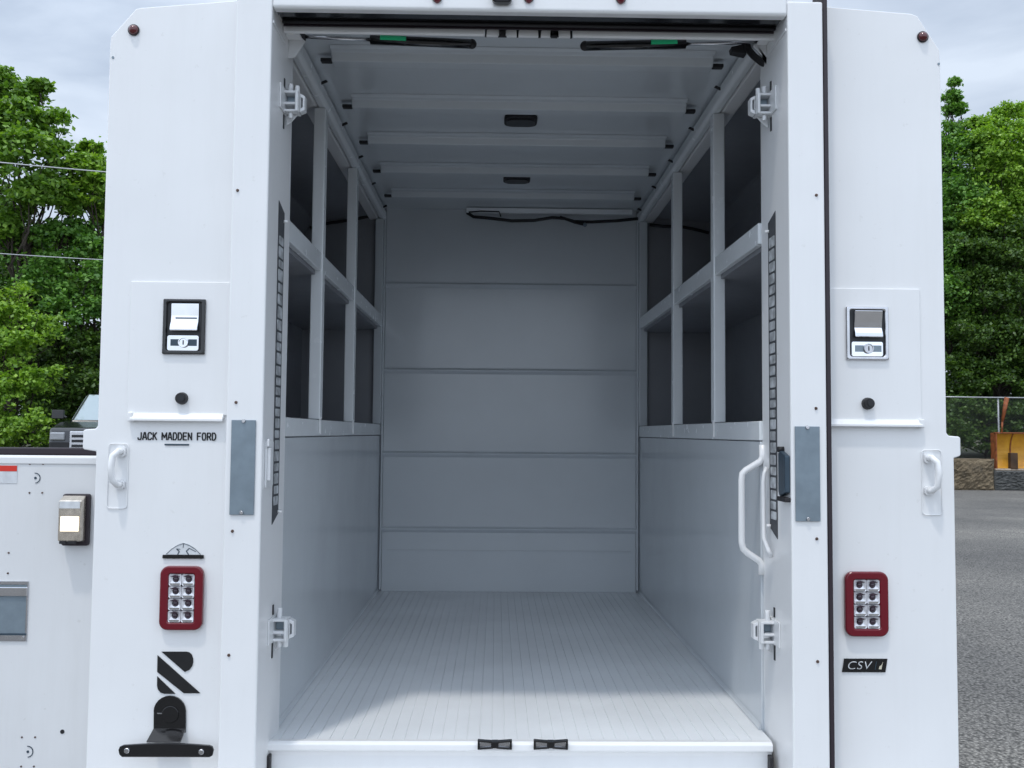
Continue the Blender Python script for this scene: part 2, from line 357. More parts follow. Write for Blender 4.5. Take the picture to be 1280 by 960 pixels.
# sill
sl = [(0.0115, ZF + 0.004), (-0.012, ZF + 0.006), (-0.022, ZF + 0.001), (-0.022, ZF - 0.016), (-0.010, ZF - 0.024), (-0.006, ZF - 0.034), (-0.006, 0.60), (0.0115, 0.60)]
MB().prism(sl, 'X', U(-1, 0.676), U(1, 0.676)).build('sill', WHITE, T, 0.003, 3)
for s in (-1, 1):
    MB().box(U(s, 0.664), U(s, 0.6745), -0.030, -0.0065, 0.70, 0.792).build('sill_gap_seal', RUBBER, T, 0.002)
for (p0, p1) in ((597, 640), (667, 710)):
    x0, x1, z0, z1 = rect(p0, 924.5, p1, 937, -0.03)
    xm = (x0 + x1) / 2; b = MB()
    b.ring([(x0, z0), (xm - .004, z0 + .003), (xm - .004, z1 - .003), (x0, z1)], [(x0 + .006, z0 + .006), (xm - .010, z0 + .008), (xm - .010, z1 - .009), (x0 + .006, z1 - .006)], -0.034, -0.0225)
    b.ring([(xm + .004, z0 + .003), (x1, z0), (x1, z1), (xm + .004, z1 - .003)], [(xm + .010, z0 + .008), (x1 - .006, z0 + .006), (x1 - .006, z1 - .006), (xm + .010, z1 - .009)], -0.034, -0.0225)
    b.box(xm - .009, xm + .009, -0.040, -0.0225, z0 + 0.006, z1 - 0.002)
    st = b.build('sill_catch', BLACKG, T, 0.0015)
    MB().box(x0 + .0065, x1 - .0065, -0.0275, -0.0226, z0 + .007, z1 - .007).build('catch_plate', STEEL, st)
# header and top channel
zt = lambda py, Y: P(640, py, Y).z
h0, h1 = zt(14.0, YF), zt(14.0, YF) + 0.17
MB().prism([(YF, h0 + 0.004), (YF - 0.001, h1), (YF + 0.032, h1), (YF + 0.032, h0 + 0.0), (YF + 0.006, h0)], 'X', UF(-1, 0.6795), UF(1, 0.6795)).build('header', WHITE, T, 0.006, 3)
c0, c1 = zt(36, -0.06), zt(15, -0.06)
MB().box(UF(-1, 0.6735), UF(1, 0.6735), YF + .0325, -0.0345, h0 + 0.004, h0 + .20).build('door_channel', BLACKG, T)
MB().tube([(UF(-1, 0.672), -0.068, h0 - 0.000), (UF(1, 0.672), -0.068, h0 - 0.000)], 0.005, 10).build('channel_roller', RUBBER, T)
MB().box(UF(-1, 0.6735), UF(1, 0.6735), -0.052, -0.046, h0 - .004, h0 + 0.0035).build('channel_rib', SEAL, T)
l0, l1 = zt(45.5, -0.03), zt(35.5, -0.03)
xl0, xl1 = P(354, 40, -0.03).x, P(970, 40, -0.03).x
xa, xb = P(606, 40, -0.03).x, P(716, 40, -0.03).x
for (q0, q1) in ((xl0, xa), (xb, xl1)):
    MB().box(q0, q1, -0.034, -0.022, l0, l1 + .03).build('inner_lip', WHITE, T, 0.004)
MB().box(xa + .0005, xb - .0005, -0.020, -0.014, l0 + 0.003, l1 + .03).build('lip_recess', SHADEM, T)
for (p0, p1) in ((608, 624), (632, 646), (648, 673), (676, 689), (697, 713)):
    q0, q1 = P(p0, 41, -0.03).x, P(p1, 41, -0.03).x
    MB().prism([(q0, l0 + .001), (q1, l0 + .001), (q1 - .001, l1 - .004), (q1 - .006, l1 - 0.001), (q0 + .006, l1 - 0.001), (q0 + .001, l1 - .006)], 'Y', -0.030, -0.0185).build('lip_tab', WHITE, T, 0.001)
for px, sgn in ((628, 1), (693, -1)):
    q = P(px, 42, -0.036)
    MB().prism([(q.x - .010, q.z + .012), (q.x + .010, q.z + .012), (q.x + .004, q.z), (q.x + .012 * sgn, q.z - .009), (q.x - .012 * sgn, q.z - .009), (q.x - .004, q.z)], 'Y', -0.037, -0.031).build('lip_latch', RUBBER, T)
# header lamps
for px, py in ((546.5, -1), (661, -1), (776, 0)):
    q = P(px, py, YF); b = MB(); b.ball((q.x, YF - 0.004, q.z + 0.003), 0.0115, 0.014, 0.015, 16, 10)
    ml = b.build('header_lamp', RED, T, weld=False)
    MB().prism(circ((q.x, q.z + 0.003), 0.0135), 'Y', YF - 0.005, YF - 0.0012).build('lamp_base', RUBBER, ml)
x0, x1, z0, z1 = rect(615, -12, 640, 7, YF)
cm = MB().prism(rr(x0, x1, z0, z1, 0.012), 'Y', YF - 0.022, YF - 0.0012).build('rear_camera', BLACKG, T, 0.004)
MB().prism(circ(((x0 + x1) / 2, (z0 + z1) / 2), 0.009), 'Y', YF - 0.0245, YF - 0.0222).build('camera_lens', SHADEM, cm)
# top corner gussets and screws
for s, px, py in ((-1, 337.5, 15), (1, 985.5, 22.5)):
    q = P(px, py, YF + 0.05)
    zq = q.z
    MB().tube([(UF(s, 0.681), YF + 0.055, zq), (UF(s, 0.677), YF + 0.055, zq)], 0.006, 12).build('frame_screw', STEEL, T)
    MB().box(UF(s, 0.6765), UF(s, 0.6799), YF + 0.01, 0.0, zt(38, -0.1) - 0.008, zt(38, -0.1)).build('frame_seam', HINGE, T, 0.001)
    gp_ = [(355, 48.5), (378, 48.5), (382, 52), (369, 72), (355, 73)] if s < 0 else [(968, 55.5), (945, 55.5), (941, 58), (962, 79), (968, 80)]
    gq = [P(a_, b_, .04) for a_, b_ in gp_]; gq = [(v_.x, v_.z) for v_ in gq]
    gq[0] = (UF(s, .6797), gq[0][1]); gq[4] = (UF(s, .6797), gq[4][1])
    MB().prism(gq, 'Y', .036, .042).build('strut_bracket', HINGE, T, .001)
    MB().box(gq[1][0], UF(s, .6797), .0, .0358, gq[0][1] - .005, gq[0][1] + .001).build('bracket_flange', WHITE, T, .001)
# rubber seal on the right of the frame, shadow gap trim on the left
MB().box(UF(1, 0.7768), UF(1, 0.789), YF + 0.006, YP - 0.001, 0.6, 2.93).build('edge_seal', SEAL, T, 0.003)
MB().box(UF(-1, 0.7768), UF(-1, 0.786), -0.10, YP - 0.001, 0.6, 2.93).build('edge_trim', WHITE, T, 0.003)
# frame rivets, cover plates
for px, py in ((297, 238), (295, 503), (290.5, 664), (286, 819), (1020.5, 244), (1020, 510.5), (1021, 673.5), (1022, 827)):
    q = P(px, py, YF); MB().tube([(q.x, YF - 0.0002, q.z), (q.x, YF - 0.0035, q.z)], 0.0042, 12, r1=0.003).build('rivet', RIVET, T)
for (a0, b0, a1, b1) in ((288.5, 525, 319, 643.5), (993.5, 533, 1024.5, 651.5)):
    x0, x1, z0, z1 = rect(a0, b0, a1, b1, YF)
    cp = MB().box(x0, x1, YF - 0.0045, YF - 0.0012, z0, z1).build('cover_plate', GALV, T, 0.001)
    for zz in (z0 + .006, z1 - .003): MB().tube([((x0 + x1) / 2, YF - 0.0046, zz), ((x0 + x1) / 2, YF - 0.0085, zz)], 0.0055, 14, r1=0.004).build('screw', STEEL, cp)
# slots in the jambs with link racks
for s in (-1, 1):
    z0, z1 = (1.40, 2.277) if s < 0 else (1.37, 2.265)
    y0, y1 = -0.035, 0.032
    sl_ = MB().prism([(y0, z0), (y1, z0 + 0.025), (y1, z1 - 0.02), (y0, z1)], 'X', UF(s, 0.6795), UF(s, 0.6782)).build('jamb_slot', SLOTM, T)
    zz = z0 + 0.05; k = 0
    lk = MB()
    while zz < z1 - 0.09:
        o = 0.004 * (k % 2); hh = 0.024 + 0.012 * random.random()
        lk.prism(rr(y0 + 0.005 + o, y1 - 0.014 + o, zz, zz + hh - 0.004, 0.004, 3), 'X', UF(s, 0.6781), UF(s, 0.6765 + 0.0005 * (k % 2)))
        zz += hh + .002; k += 1
    lk.build('link_rack', RACK, sl_, 0.0015)
    for z in (z0 + 0.03, z1 - 0.045):
        MB().tube([(UF(s, 0.6781), y1 - 0.012, z), (UF(s, 0.668), y1 - 0.006, z)], 0.0045, 10).build('pin', WHITE, sl_)
# door hinges standing off the jambs
def hinge(s, px, py, flip):
    d0 = 0.02; q = P(px, py, d0); z = q.z; b = MB(); xw = 0.680
    sg = -1 if flip else 1
    b.box(UF(s, xw - 0.0050), UF(s, xw - .0002), -0.055, 0.045, z - 0.032, z + 0.036)
    for dz in (0.026, -0.006, -0.026):
        b.box(UF(s, xw - 0.0396), UF(s, xw - 0.0040), -0.012, 0.030, z + dz - 0.0035, z + dz + 0.0035)
    b.box(UF(s, xw - 0.0422), UF(s, xw - 0.0343), -0.016, 0.034, z - 0.029, z + 0.029)
    b.tube([(UF(s, xw - 0.0370), 0.0, z - 0.046 if flip else z - 0.029), (UF(s, xw - 0.0370), 0.0, z + 0.029 if flip else z + 0.046)], 0.0065, 12)
    b.tube([(UF(s, xw - 0.0158), 0.012, z + 0.029), (UF(s, xw - 0.0158), 0.012, z + 0.056)], 0.007, 12)
    ch_ = b.build('hinge', HINGE, T, 0.0018)
    b = MB()
    b.ring([(UF(s, xw - 0.0436), z - 0.026), (UF(s, xw - 0.0568), z - 0.020), (UF(s, xw - 0.0568), z + 0.020), (UF(s, xw - 0.0436), z + 0.027)],
           [(UF(s, xw - 0.0455), z - 0.016), (UF(s, xw - 0.0515), z - 0.012), (UF(s, xw - 0.0515), z + 0.013), (UF(s, xw - 0.0455), z + 0.017)], 0.004, 0.032)
    b.build('hinge_loop', HINGE, ch_, 0.0015)
    b = MB(); b.prism([(UF(s, xw - 0.0050), z - 0.060), (UF(s, xw - 0.0185), z - 0.050), (UF(s, xw - 0.0343), z - 0.030), (UF(s, xw - 0.0050), z - 0.030)], 'Y', 0.016, 0.022)
    b.tube([(UF(s, xw - 0.0198), 0.0, z - 0.046), (UF(s, xw - 0.0198), 0.0, z - 0.030)], 0.006, 10)
    b.build('hinge_gusset', HINGE, ch_, 0.001)
    MB().box(UF(s, xw - 0.0304), UF(s, xw - 0.0060), 0.014, 0.020, z - 0.003, z + 0.021).build('spring_block', GALV, ch_, 0.002)
    for (e, f_) in ((-0.075, -0.036), (0.040, 0.066)):
        MB().box(UF(s, xw - 0.0025), UF(s, xw - 0.0003), -0.006, 0.004, z + e, z + f_).build('hinge_slot', SHADEM, ch_)
hinge(-1, 366, 131, False); hinge(-1, 355, 785, True); hinge(1, 956, 134, False); hinge(1, 955, 788, True)
# grab handle on the right jamb
def pxpt(px, py, Y): q = P(px, py, Y); return (q.x, q.y, q.z)
gp = [(953, 556, .10), (953, 571, .10), (950, 577, .10), (932, 588, .10), (928, 592, .10), (927, 600, .10), (927, 678, .10), (929, 686, .10), (934, 691, .10), (949, 701, .10), (952, 706, .10), (952, 718, .10)]
# grab rail stands on pads at the post's inner edge
gh = MB().tube([pxpt(*g) for g in gp], 0.0095, 12).build('grab_handle', WHITE, T)
for py in (564, 711):
    q = P(952, py, .10); MB().box(q.x + .006, UF(1, 0.6795), 0.094, 0.106, q.z - .010, q.z + .010).build('handle_foot', WHITE, gh, 0.003)
sh_ = MB().tube([(UF(1, .672), 0.04, zt(582, .04)), (UF(1, .664), 0.035, zt(590, .04)), (UF(1, .660), 0.03, zt(600, .04)), (UF(1, .660), 0.03, zt(670, .04)), (UF(1, .664), 0.0, zt(684, .04)), (UF(1, .672), 0.0, zt(692, .04))], 0.006, 10).build('door_stop_rod', HINGE, T)
# dark slam latch on the right jamb
z0, z1 = zt(622, -.1), zt(561, -.1)
sla = MB().prism([(-0.145, z0 + .02), (-0.095, z0 + .008), (-0.085, z0 + 0.02), (-0.085, z1 - .006), (-0.10, z1), (-0.145, z1 - .012)], 'X', UF(1, .6797), UF(1, .6655)).build('slam_latch', SLATE, T, 0.003)
MB().tube([(UF(1, .664), -0.09, z1 + .004), (UF(1, .6797), -0.09, z1 + .004)], 0.0075, 12).build('latch_pivot', RUBBER, sla)
MB().box(UF(1, .6797), UF(1, .663), -0.147, -0.083, z0 - .004, z0 + .008).build('latch_foot', RUBBER, sla, 0.002)
# pale latch on the left jamb
z0, z1 = zt(612, -.1), zt(553, -.1)
lat = MB().prism(rr(-0.125, -0.05, z0, z1, 0.008, 3), 'X', UF(-1, .6797), UF(-1, .6745)).build('slam_latch', HINGE, T, 0.002)
MB().box(UF(-1, .6744), UF(-1, .666), -0.12, -0.105, z0 + .02, z1 - .02).build('latch_bar', WHITE, lat, 0.002)
MB().box(UF(-1, .6744), UF(-1, .668), -0.13, -0.10, z1 - .016, z1 + .004).build('latch_knob', WHITE, lat, 0.003)

# gas struts below the lip
def strut(pA, pB, pC, lab0, lab1, Y=0.10):
    A, B, C = (Vector(pxpt(*p, Y)) for p in (pA, pB, pC))
    g = MB().tube([B, C], 0.0135, 16).build('gas_strut', BLACKG, T)
    MB().tube([A, B], 0.0055, 12).build('strut_rod', STEEL, g)
    b = MB(); b.ball(tuple(A), .012, .012, .009, 12, 8); b.box(A.x - .018, A.x + .018, A.y - .008, A.y + .008, A.z - .009, A.z + .006); b.build('strut_end', RUBBER, g, weld=False)
    b = MB(); b.ball(tuple(C), .014, .014, .014, 12, 8); b.build('strut_cap', RUBBER, g, weld=False)
    L0, L1 = B.lerp(C, lab0), B.lerp(C, lab1)
    d = (L1 - L0)
    b = MB(); n = 10; vs = []
    for p in (L0, L1):
        for i in range(n + 1):
            t = R(-20 + 150 * i / n); vs.append(p + Vector((0, -math.cos(t) * .0142, math.sin(t) * .0142)))
    b.add(vs, [(i, i + 1, n + 2 + i, n + 1 + i) for i in range(n)], True).build('strut_label', GREEN, g)
strut((374, 45.5), (463, 49.5), (590, 55), .10, .355)
strut((957, 52), (857, 55), (731, 57.5), .09, .35)
# bent cable at the right top corner
MB().tube([pxpt(933, 54, .12), pxpt(936, 63, .12), pxpt(942, 70, .10), pxpt(952, 78, .08), pxpt(966, 84, .05)], 0.010, 12).build('corner_cable', RUBBER, T)
MB().prism([(pxpt(913, 60, .13)[0], pxpt(913, 60, .13)[2]), (pxpt(930, 56, .13)[0], pxpt(930, 56, .13)[2]), (pxpt(932, 70, .13)[0], pxpt(932, 70, .13)[2]), (pxpt(914, 66, .13)[0], pxpt(914, 66, .13)[2])], 'Y', .12, .15).build('cable_clip', RUBBER, T, .002)
# wiring under the ceiling at the bulkhead, and in both compartments
hx0, hx1 = P(583, 260, YB - .03).x, U(1, .640)
zz1, zz0 = zt(250, YB - .05), zt(266, YB - .05)
MB().prism([(YB - .045, zz0), (YB - .001 - .012, zz0), (YB - .013, min(zz1, ZC - .003)), (YB - .06, min(zz1, ZC - .003))], 'X', hx0, hx1).build('cable_tray', POSTP, T, .004)
hp_ = [(584, 266), (592, 271), (610, 272.5), (640, 276), (668, 275.5), (690, 272), (705, 273), (718, 277), (740, 277.5), (770, 276), (801, 273)]
har = MB().tube([pxpt(x_, y_, YB - .03 - .01 * (i % 3)) for i, (x_, y_) in enumerate(hp_)], 0.0085, 10).build('wire_harness', RUBBER, T)
MB().tube([pxpt(700, 271, YB - .05), pxpt(718, 278, YB - .055), pxpt(731, 281, YB - .06)], 0.007, 8).build('wire_tail', RUBBER, har)
q = P(731, 281, YB - .06); MB().ball((q.x, q.y, q.z), .011, .011, .012, 10, 6).build('connector', GALV, har, weld=False)
MB().tube([pxpt(586, 265, YB - .047), pxpt(600, 264, YB - .05), pxpt(624, 264.5, YB - .048), pxpt(626, 271, YB - .045)], .004, 8).build('thin_wire', RUBBER, har)
for s, pp in ((-1, [(388, 285), (410, 279), (440, 275), (462, 270), (478, 266)]), (1, [(812, 281), (830, 283), (850, 283), (870, 287), (886, 291)])):
    MB().tube([pxpt(x_, y_, YB - .02) for x_, y_ in pp], 0.0085, 8).build('compartment_wire', RUBBER, T)

# ---- fittings on the two rear panels
def pan(px, py): return P(px, py, YP)
def access(px0, py0, px1, py1, lip, s):
    x0, x1, z0, z1 = rect(px0, py0, px1, py1, YP)
    if s < 0: x1 = U(-1, .7875)
    else: x0 = UF(1, .7905)
    pnl = MB().box(x0, x1, YP - 0.005, YP - 0.0012, z0, z1).build('access_panel', WHITE, T, 0.0022, 3)
    a0, a1, b0, b1 = rect(*lip, YP - .01)
    if s < 0: a1 = min(a1, U(-1, .7925))
    else: a0 = UF(1, .7915)
    b = MB().prism([(YP - .0012, b1), (YP - .009, b1 - .002), (YP - .018, b0 + .006), (YP - .018, b0), (YP - .014, b0), (YP - .012, b0 + .005), (YP - .0012, b0 + .008)], 'X', a0, a1)
    b.build('drip_lip', WHITE, pnl, 0.0015)
    e = a0 if s < 0 else a1
    MB().box(e - .007, e + .007, YP - .016, YP - .0012, b0 - .002, b1 + .001).build('lip_end', WHITE, pnl, .003)
access(162, 352.5, 281, 519, (163, 516, 279, 526.5), -1)
access(1042, 361, 1150, 530, (1042, 524, 1152, 533.5), 1)
def paddle(px0, py0, px1, py1, dark):
    x0, x1, z0, z1 = rect(px0, py0, px1, py1, YP - .006); y0 = YP - .0052
    w, h = x1 - x0, z1 - z0
    def X(t): return x0 + w * t
    def Z(t): return z0 + h * t
    b = MB().ring(rr(x0, x1, z0, z1, .003, 3), rr(X(.09), X(.91), Z(.06), Z(.94), .008, 3), y0 - .008, y0 + .002)
    bz = b.build('paddle_latch', BLACKG if dark else STEEL, T, .004, 3)
    MB().box(X(.08), X(.92), y0 - .0008, y0 + .0008, Z(.05), Z(.95)).build('latch_dish', SHADEM, bz)
    # paddle: slightly dished plate with a pull lip
    tl = .001 if dark else .010
    pd = [(y0 - .004 - tl, Z(.92)), (y0 - .0035 - tl * .4, Z(.70)), (y0 - .006, Z(.60)), (y0 - .013, Z(.50)), (y0 - .015, Z(.43)), (y0 - .011, Z(.42)), (y0 - .001, Z(.55)), (y0 - .001, Z(.92))]
    MB().prism(pd, 'X', X(.19), X(.84)).build('paddle', CHROME, bz, .0015)
    MB().box(X(.30), X(.80), y0 - .0066, y0 - .004, Z(.645), Z(.665)).build('paddle_groove', SLATE, bz)
    lp = MB().prism(rr(X(.12), X(.86), Z(.06), Z(.34), .005, 3), 'Y', y0 - .0065, y0 - .0012).build('lock_plate', CHROME, bz, .0012)
    for q0, q1 in ((.20, .40), (.62, .82)):
        MB().box(X(q0), X(q1), y0 - .0072, y0 - .0066, Z(.15), Z(.27)).build('plate_recess', SLATE if dark else GALV, bz)
    c = (X(.51), Z(.21))
    MB().prism(circ(c, .0125), 'Y', y0 - .0105, y0 - .0066).ring(circ(c, .0135), circ(c, .0105), y0 - .0125, y0 - .0075).build('lock_cylinder', STEEL if not dark else CHROME, bz, .0008)
    MB().box(c[0] - .0015, c[0] + .0015, y0 - .0112, y0 - .0106, c[1] - .006, c[1] + .006).build('keyhole', SHADEM, bz)
paddle(204, 374, 257, 443, True); paddle(1057, 383.5, 1110, 450, False)
for px, py in ((227.5, 498), (1084.5, 504.5)):
    q = P(px, py, YP - .006); r_ = .0165
    b = MB().tube([(q.x, YP - .0051, q.z), (q.x, YP - .016, q.z), (q.x, YP - .021, q.z)], r_, 20, r1=r_ * .82)
    k = b.build('rubber_bumper', RUBBER, T)
    MB().tube([(q.x + .003, YP - .0211, q.z + .001), (q.x + .003, YP - .0225, q.z + .001)], r_ * .55, 16).build('bumper_dimple', SHADEM, k)
# top corner marker lamps
for px, py in ((167.5, 38), (1153, 46.5)):
    q = P(px, py, YP)
    b = MB().ball((q.x, YP - .003, q.z), .0135, .012, .0135, 18, 10); k = b.build('marker_lamp', RED2, T, weld=False)
    MB().prism(circ((q.x, q.z), .0155, 22), 'Y', YP - .004, YP - .0012).build('lamp_ring', RUBBER, k)
# tail lamps
def tail(px0, py0, px1, py1):
    x0, x1, z0, z1 = rect(px0, py0, px1, py1, YP - .01); w, h = x1 - x0, z1 - z0
    i0, i1, k0, k1 = x0 + w * .20, x0 + w * .80, z0 + h * .12, z1 - h * .12
    t = MB().ring(rr(x0, x1, z0, z1, .022, 6), rr(i0, i1, k0, k1, .006, 6), YP - .016, YP - .0012).build('tail_lamp', RED, T, .004, 3)
    MB().box(i0 - .001, i1 + .001, YP - .006, YP - .0022, k0 - .001, k1 + .001).build('lamp_back', LENSD, t)
    cw, ch_ = (i1 - i0) / 2, (k1 - k0) / 4
    for a_ in range(2):
        for b_ in range(4):
            cx0, cz0 = i0 + cw * a_ + cw * .02, k0 + ch_ * b_ + ch_ * .03
            cx1, cz1 = cx0 + cw * .96, cz0 + ch_ * .94
            mx_, mz_ = (cx0 + cx1) / 2, (cz0 + cz1) / 2
            m = MB().ring(rr(cx0, cx1, cz0, cz1, .004, 3), circ((mx_, mz_ + .001), min(cw, ch_) * .27, 16)[0:16], YP - .014, YP - .0065)
            # sloped cup: pull the inner ring back
            cell = m
            nv = len(cell.v); 
            cell.v = [(v[0], v[1] + (.006 if 16 <= i < 32 else 0), v[2]) for i, v in enumerate(cell.v)]
            o = cell.build('reflector_cup', LENS, t)
            MB().ball((mx_, YP - .0085, mz_ + .001), min(cw, ch_) * .20, .0035, min(cw, ch_) * .20, 10, 6).build('led', LENSD, o, weld=False)
            MB().prism([(cx0 + cw * .14, cz0 + ch_ * .04), (cx1 - cw * .14, cz0 + ch_ * .04), (cx1 - cw * .08, cz0 + ch_ * .20), (cx0 + cw * .08, cz0 + ch_ * .20)], 'Y', YP - .0152, YP - .0141).build('facet', CHROME, o)
            MB().prism([(cx0 + cw * .10, cz1 - ch_ * .18), (mx_, cz1 - ch_ * .05), (cx1 - cw * .10, cz1 - ch_ * .18), (mx_, cz1 - ch_ * .26)], 'Y', YP - .0150, YP - .0141).build('facet', LENSD, o)
tail(200, 707.5, 254, 787.5); tail(1056, 714.5, 1110, 795.5)
# grab hooks with shallow moulded pockets
def hook(px, py, s):
    q = P(px, py, YP - .02)
    pk0, pk1, kz0, kz1 = rect(px - 13, py - 30, px + 13, py + 52, YP)
    pk = MB().ring(rr(pk0, pk1, kz0, kz1, .010, 4), rr(pk0 + .0025, pk1 - .0025, kz0 + .0025, kz1 - .0025, .008, 4), YP - .0035, YP - .0012).build('hook_pocket', WHITE, T, .001)
    zt_, zb_ = q.z + .040, q.z - .046
    xo = q.x + s * .010
    b = MB().tube([(q.x - s * .004, YP - .002, zt_), (q.x, YP - .022, zt_ + .002), (xo, YP - .032, zt_ - .010), (xo + s * .003, YP - .034, q.z), (xo, YP - .032, zb_ + .012), (q.x, YP - .022, zb_), (q.x - s * .004, YP - .002, zb_ + .002)], .0085, 12)
    b.prism(rr(q.x - .013, q.x + .013, zt_ - .013, zt_ + .015, .008, 4), 'Y', YP - .010, YP - .0013)
    b.prism(rr(q.x - .013, q.x + .013, zb_ - .012, zb_ + .012, .008, 4), 'Y', YP - .010, YP - .0013)
    b.build('grab_hook', WHITE, pk, .0)
hook(147.5, 584, -1); hook(1164.5, 592, 1)
# lettering
x0, x1, z0, z1 = rect(172.5, 541, 270, 550, YP)
GL = {'J': [[(.05, .25), (.2, 0), (.75, 0), (.9, .25), (.9, 1)]], 'A': [[(0, 0), (.38, 1), (.62, 1), (1, 0)], [(.2, .32), (.8, .32)]],
      'C': [[(1, .78), (.75, 1), (.25, 1), (.06, .75), (.06, .25), (.25, 0), (.75, 0), (1, .22)]], 'K': [[(.08, 0), (.08, 1)], [(.95, 1), (.12, .42)], [(.38, .6), (1, 0)]],
      'M': [[(.04, 0), (.04, 1), (.5, .3), (.96, 1), (.96, 0)]], 'D': [[(.08, 0), (.08, 1), (.65, 1), (.95, .7), (.95, .3), (.65, 0), (.08, 0)]],
      'E': [[(.95, 1), (.08, 1), (.08, 0), (.95, 0)], [(.08, .52), (.8, .52)]], 'N': [[(.06, 0), (.06, 1), (.94, 0), (.94, 1)]], 'F': [[(.95, 1), (.08, 1), (.08, 0)], [(.08, .52), (.8, .52)]],
      'O': [[(.25, 0), (.06, .3), (.06, .7), (.25, 1), (.75, 1), (.94, .7), (.94, .3), (.75, 0), (.25, 0)]], 'R': [[(.08, 0), (.08, 1), (.7, 1), (.94, .85), (.94, .62), (.7, .48), (.08, .48)], [(.5, .48), (.98, 0)]]}
def letters(word, x0, x1, z0, z1, y, wd, gap):
    unit = sum({'M': 1.3, ' ': .75}.get(c_, 1) for c_ in word) + gap * (len(word) - 1)
    k = (x1 - x0) / unit; x = x0; b = MB(); lay = 0
    for c_ in word:
        w_ = {'M': 1.3, ' ': .75}.get(c_, 1) * k
        for line in GL.get(c_, []):
            pts = [Vector((x + p[0] * w_, z0 + wd + p[1] * (z1 - z0 - 2 * wd))) for p in line]
            for p, q in zip(pts[:-1], pts[1:]):
                d_ = (q - p).normalized(); n_ = Vector((-d_.y, d_.x)) * wd; p2, q2 = p - d_ * wd * .6, q + d_ * wd * .6
                lay = (lay + 1) % 7; t_ = y - .00004 * lay
                b.prism([tuple(p2 + n_), tuple(q2 + n_), tuple(q2 - n_), tuple(p2 - n_)], 'Y', t_, y + .0005)
        x += w_ + gap * k
    return b
lt = letters('JACK MADDEN FORD', x0, x1, z0 - .001, z1 + .0015, YP - .0018, .0016, .34).build('dealer_lettering', DECAL, T, weld=False)
x0, x1, z0, z1 = rect(206, 554.8, 236.5, 556.8, YP)
MB().box(x0, x1, YP - .0022, YP - .0012, z0, z1).build('letter_underline', SLATE, lt)
# little peak shaped emblem above the left lamp
x0, x1, z0, z1 = rect(204, 678.5, 255.5, 698, YP); w, h = x1 - x0, z1 - z0
em = MB().prism(rr(x0, x1, z0, z0 + h * .24, .002, 2), 'Y', YP - .005, YP - .0012).build('peak_emblem', BLACKG, T, .0005)
arc = [(x0 + w * (.08 + .84 * i / 12), z0 + h * (.25 + .75 * math.sin(math.pi * i / 12))) for i in range(13)]
MB().prism(arc, 'Y', YP - .0026, YP - .0012).build('emblem_dome', LIGHTL, em)
li = MB()
def stroke(pts, wd):
    for (p, q) in zip(pts[:-1], pts[1:]):
        p, q = Vector(p), Vector(q); n_ = Vector((-(q - p).y, (q - p).x)).normalized() * wd
        li.prism([tuple(p + n_), tuple(q + n_), tuple(q - n_), tuple(p - n_)], 'Y', YP - .0034, YP - .0027)
g_ = lambda a_, b_: (x0 + w * a_, z0 + h * b_)
stroke([g_(.08, .27), g_(.22, .62), g_(.36, .84), g_(.5, .97), g_(.64, .84), g_(.78, .62), g_(.92, .27)], .0006)
stroke([g_(.33, .62), g_(.40, .45), g_(.36, .25)], .0012); stroke([g_(.64, .66), g_(.57, .48), g_(.63, .25)], .0012); stroke([g_(.5, .97), g_(.49, .70)], .0007)
stroke([g_(.33, .62), g_(.42, .60)], .0008); stroke([g_(.64, .66), g_(.80, .45)], .0007)
li.build('emblem_lines', SLATE, em)
# R logo
def pp(pts): return [(P(x_, y_, YP).x, P(x_, y_, YP).z) for x_, y_ in pts]
lg = MB()
lg.prism(pp([(202, 814.3), (233, 814.3), (237, 815.2), (240, 818), (241.7, 823), (241.7, 828), (240.5, 832.5), (237, 837), (231.2, 839.7)]), 'Y', YP - .0022, YP - .0012)
lg.prism(pp([(197.2, 818.8), (250.8, 866.3), (230, 866.3), (196.8, 839.6)]), 'Y', YP - .0022, YP - .0012)
lg.prism(pp([(196.8, 845), (219.6, 867), (206, 867), (201, 865.5), (197.6, 861.5), (196.6, 857)]), 'Y', YP - .0022, YP - .0012)
lg.build('letter_logo', DECAL, T)
# licence bracket
tab = [(193, 915), (193.2, 888)] + [(213 - 20 * math.cos(R(t)), 888.5 - 19.5 * math.sin(R(t))) for t in range(0, 181, 15)] + [(232.8, 915)]
lb = MB().prism(pp(tab), 'Y', YP - .006, YP - .0012).build('licence_bracket', BLACKG, T, .002)
tp, bt = zt(912, YP - .01), zt(929, YP - .05)
xA, xB = P(193, 912, YP).x, P(233, 912, YP).x
v = [(xA, YP - .006, tp), (xB, YP - .006, tp), (xB + .0, YP - .045, bt), (xA - .004, YP - .045, bt)]
v2 = [(p[0], p[1] + .003, p[2] - .004) for p in v]
MB().add(v + v2, [(0, 1, 2, 3), (4, 7, 6, 5), (0, 4, 5, 1), (1, 5, 6, 2), (2, 6, 7, 3), (3, 7, 4, 0)]).build('bracket_shelf', BLACKG, lb, .001)
x0, x1, z0, z1 = rect(148.5, 928.5, 267.5, 946, YP - .05)
bar = [(x0 + (x1 - x0) * t, z1 - .004 + .004 * math.sin(math.pi * t)) for t in [i / 12 for i in range(13)]]
bar_poly = [(x0 + .003, z0 + .006), (x0 + .010, z0), (x1 - .010, z0), (x1 - .003, z0 + .004), (x1, (z0 + z1) / 2), (x1 - .004, z1 - .008)] + [(x0 + .012 + (x1 - x0 - .024) * t, z1 - .005 + .005 * math.sin(math.pi * t)) for t in [i / 8 for i in range(8, -1, -1)]] + [(x0 + .003, z1 - .009), (x0, (z0 + z1) / 2)]
MB().prism(bar_poly, 'Y', YP - .054, YP - .047).build('bracket_bar', BLACKG, lb, .0015)
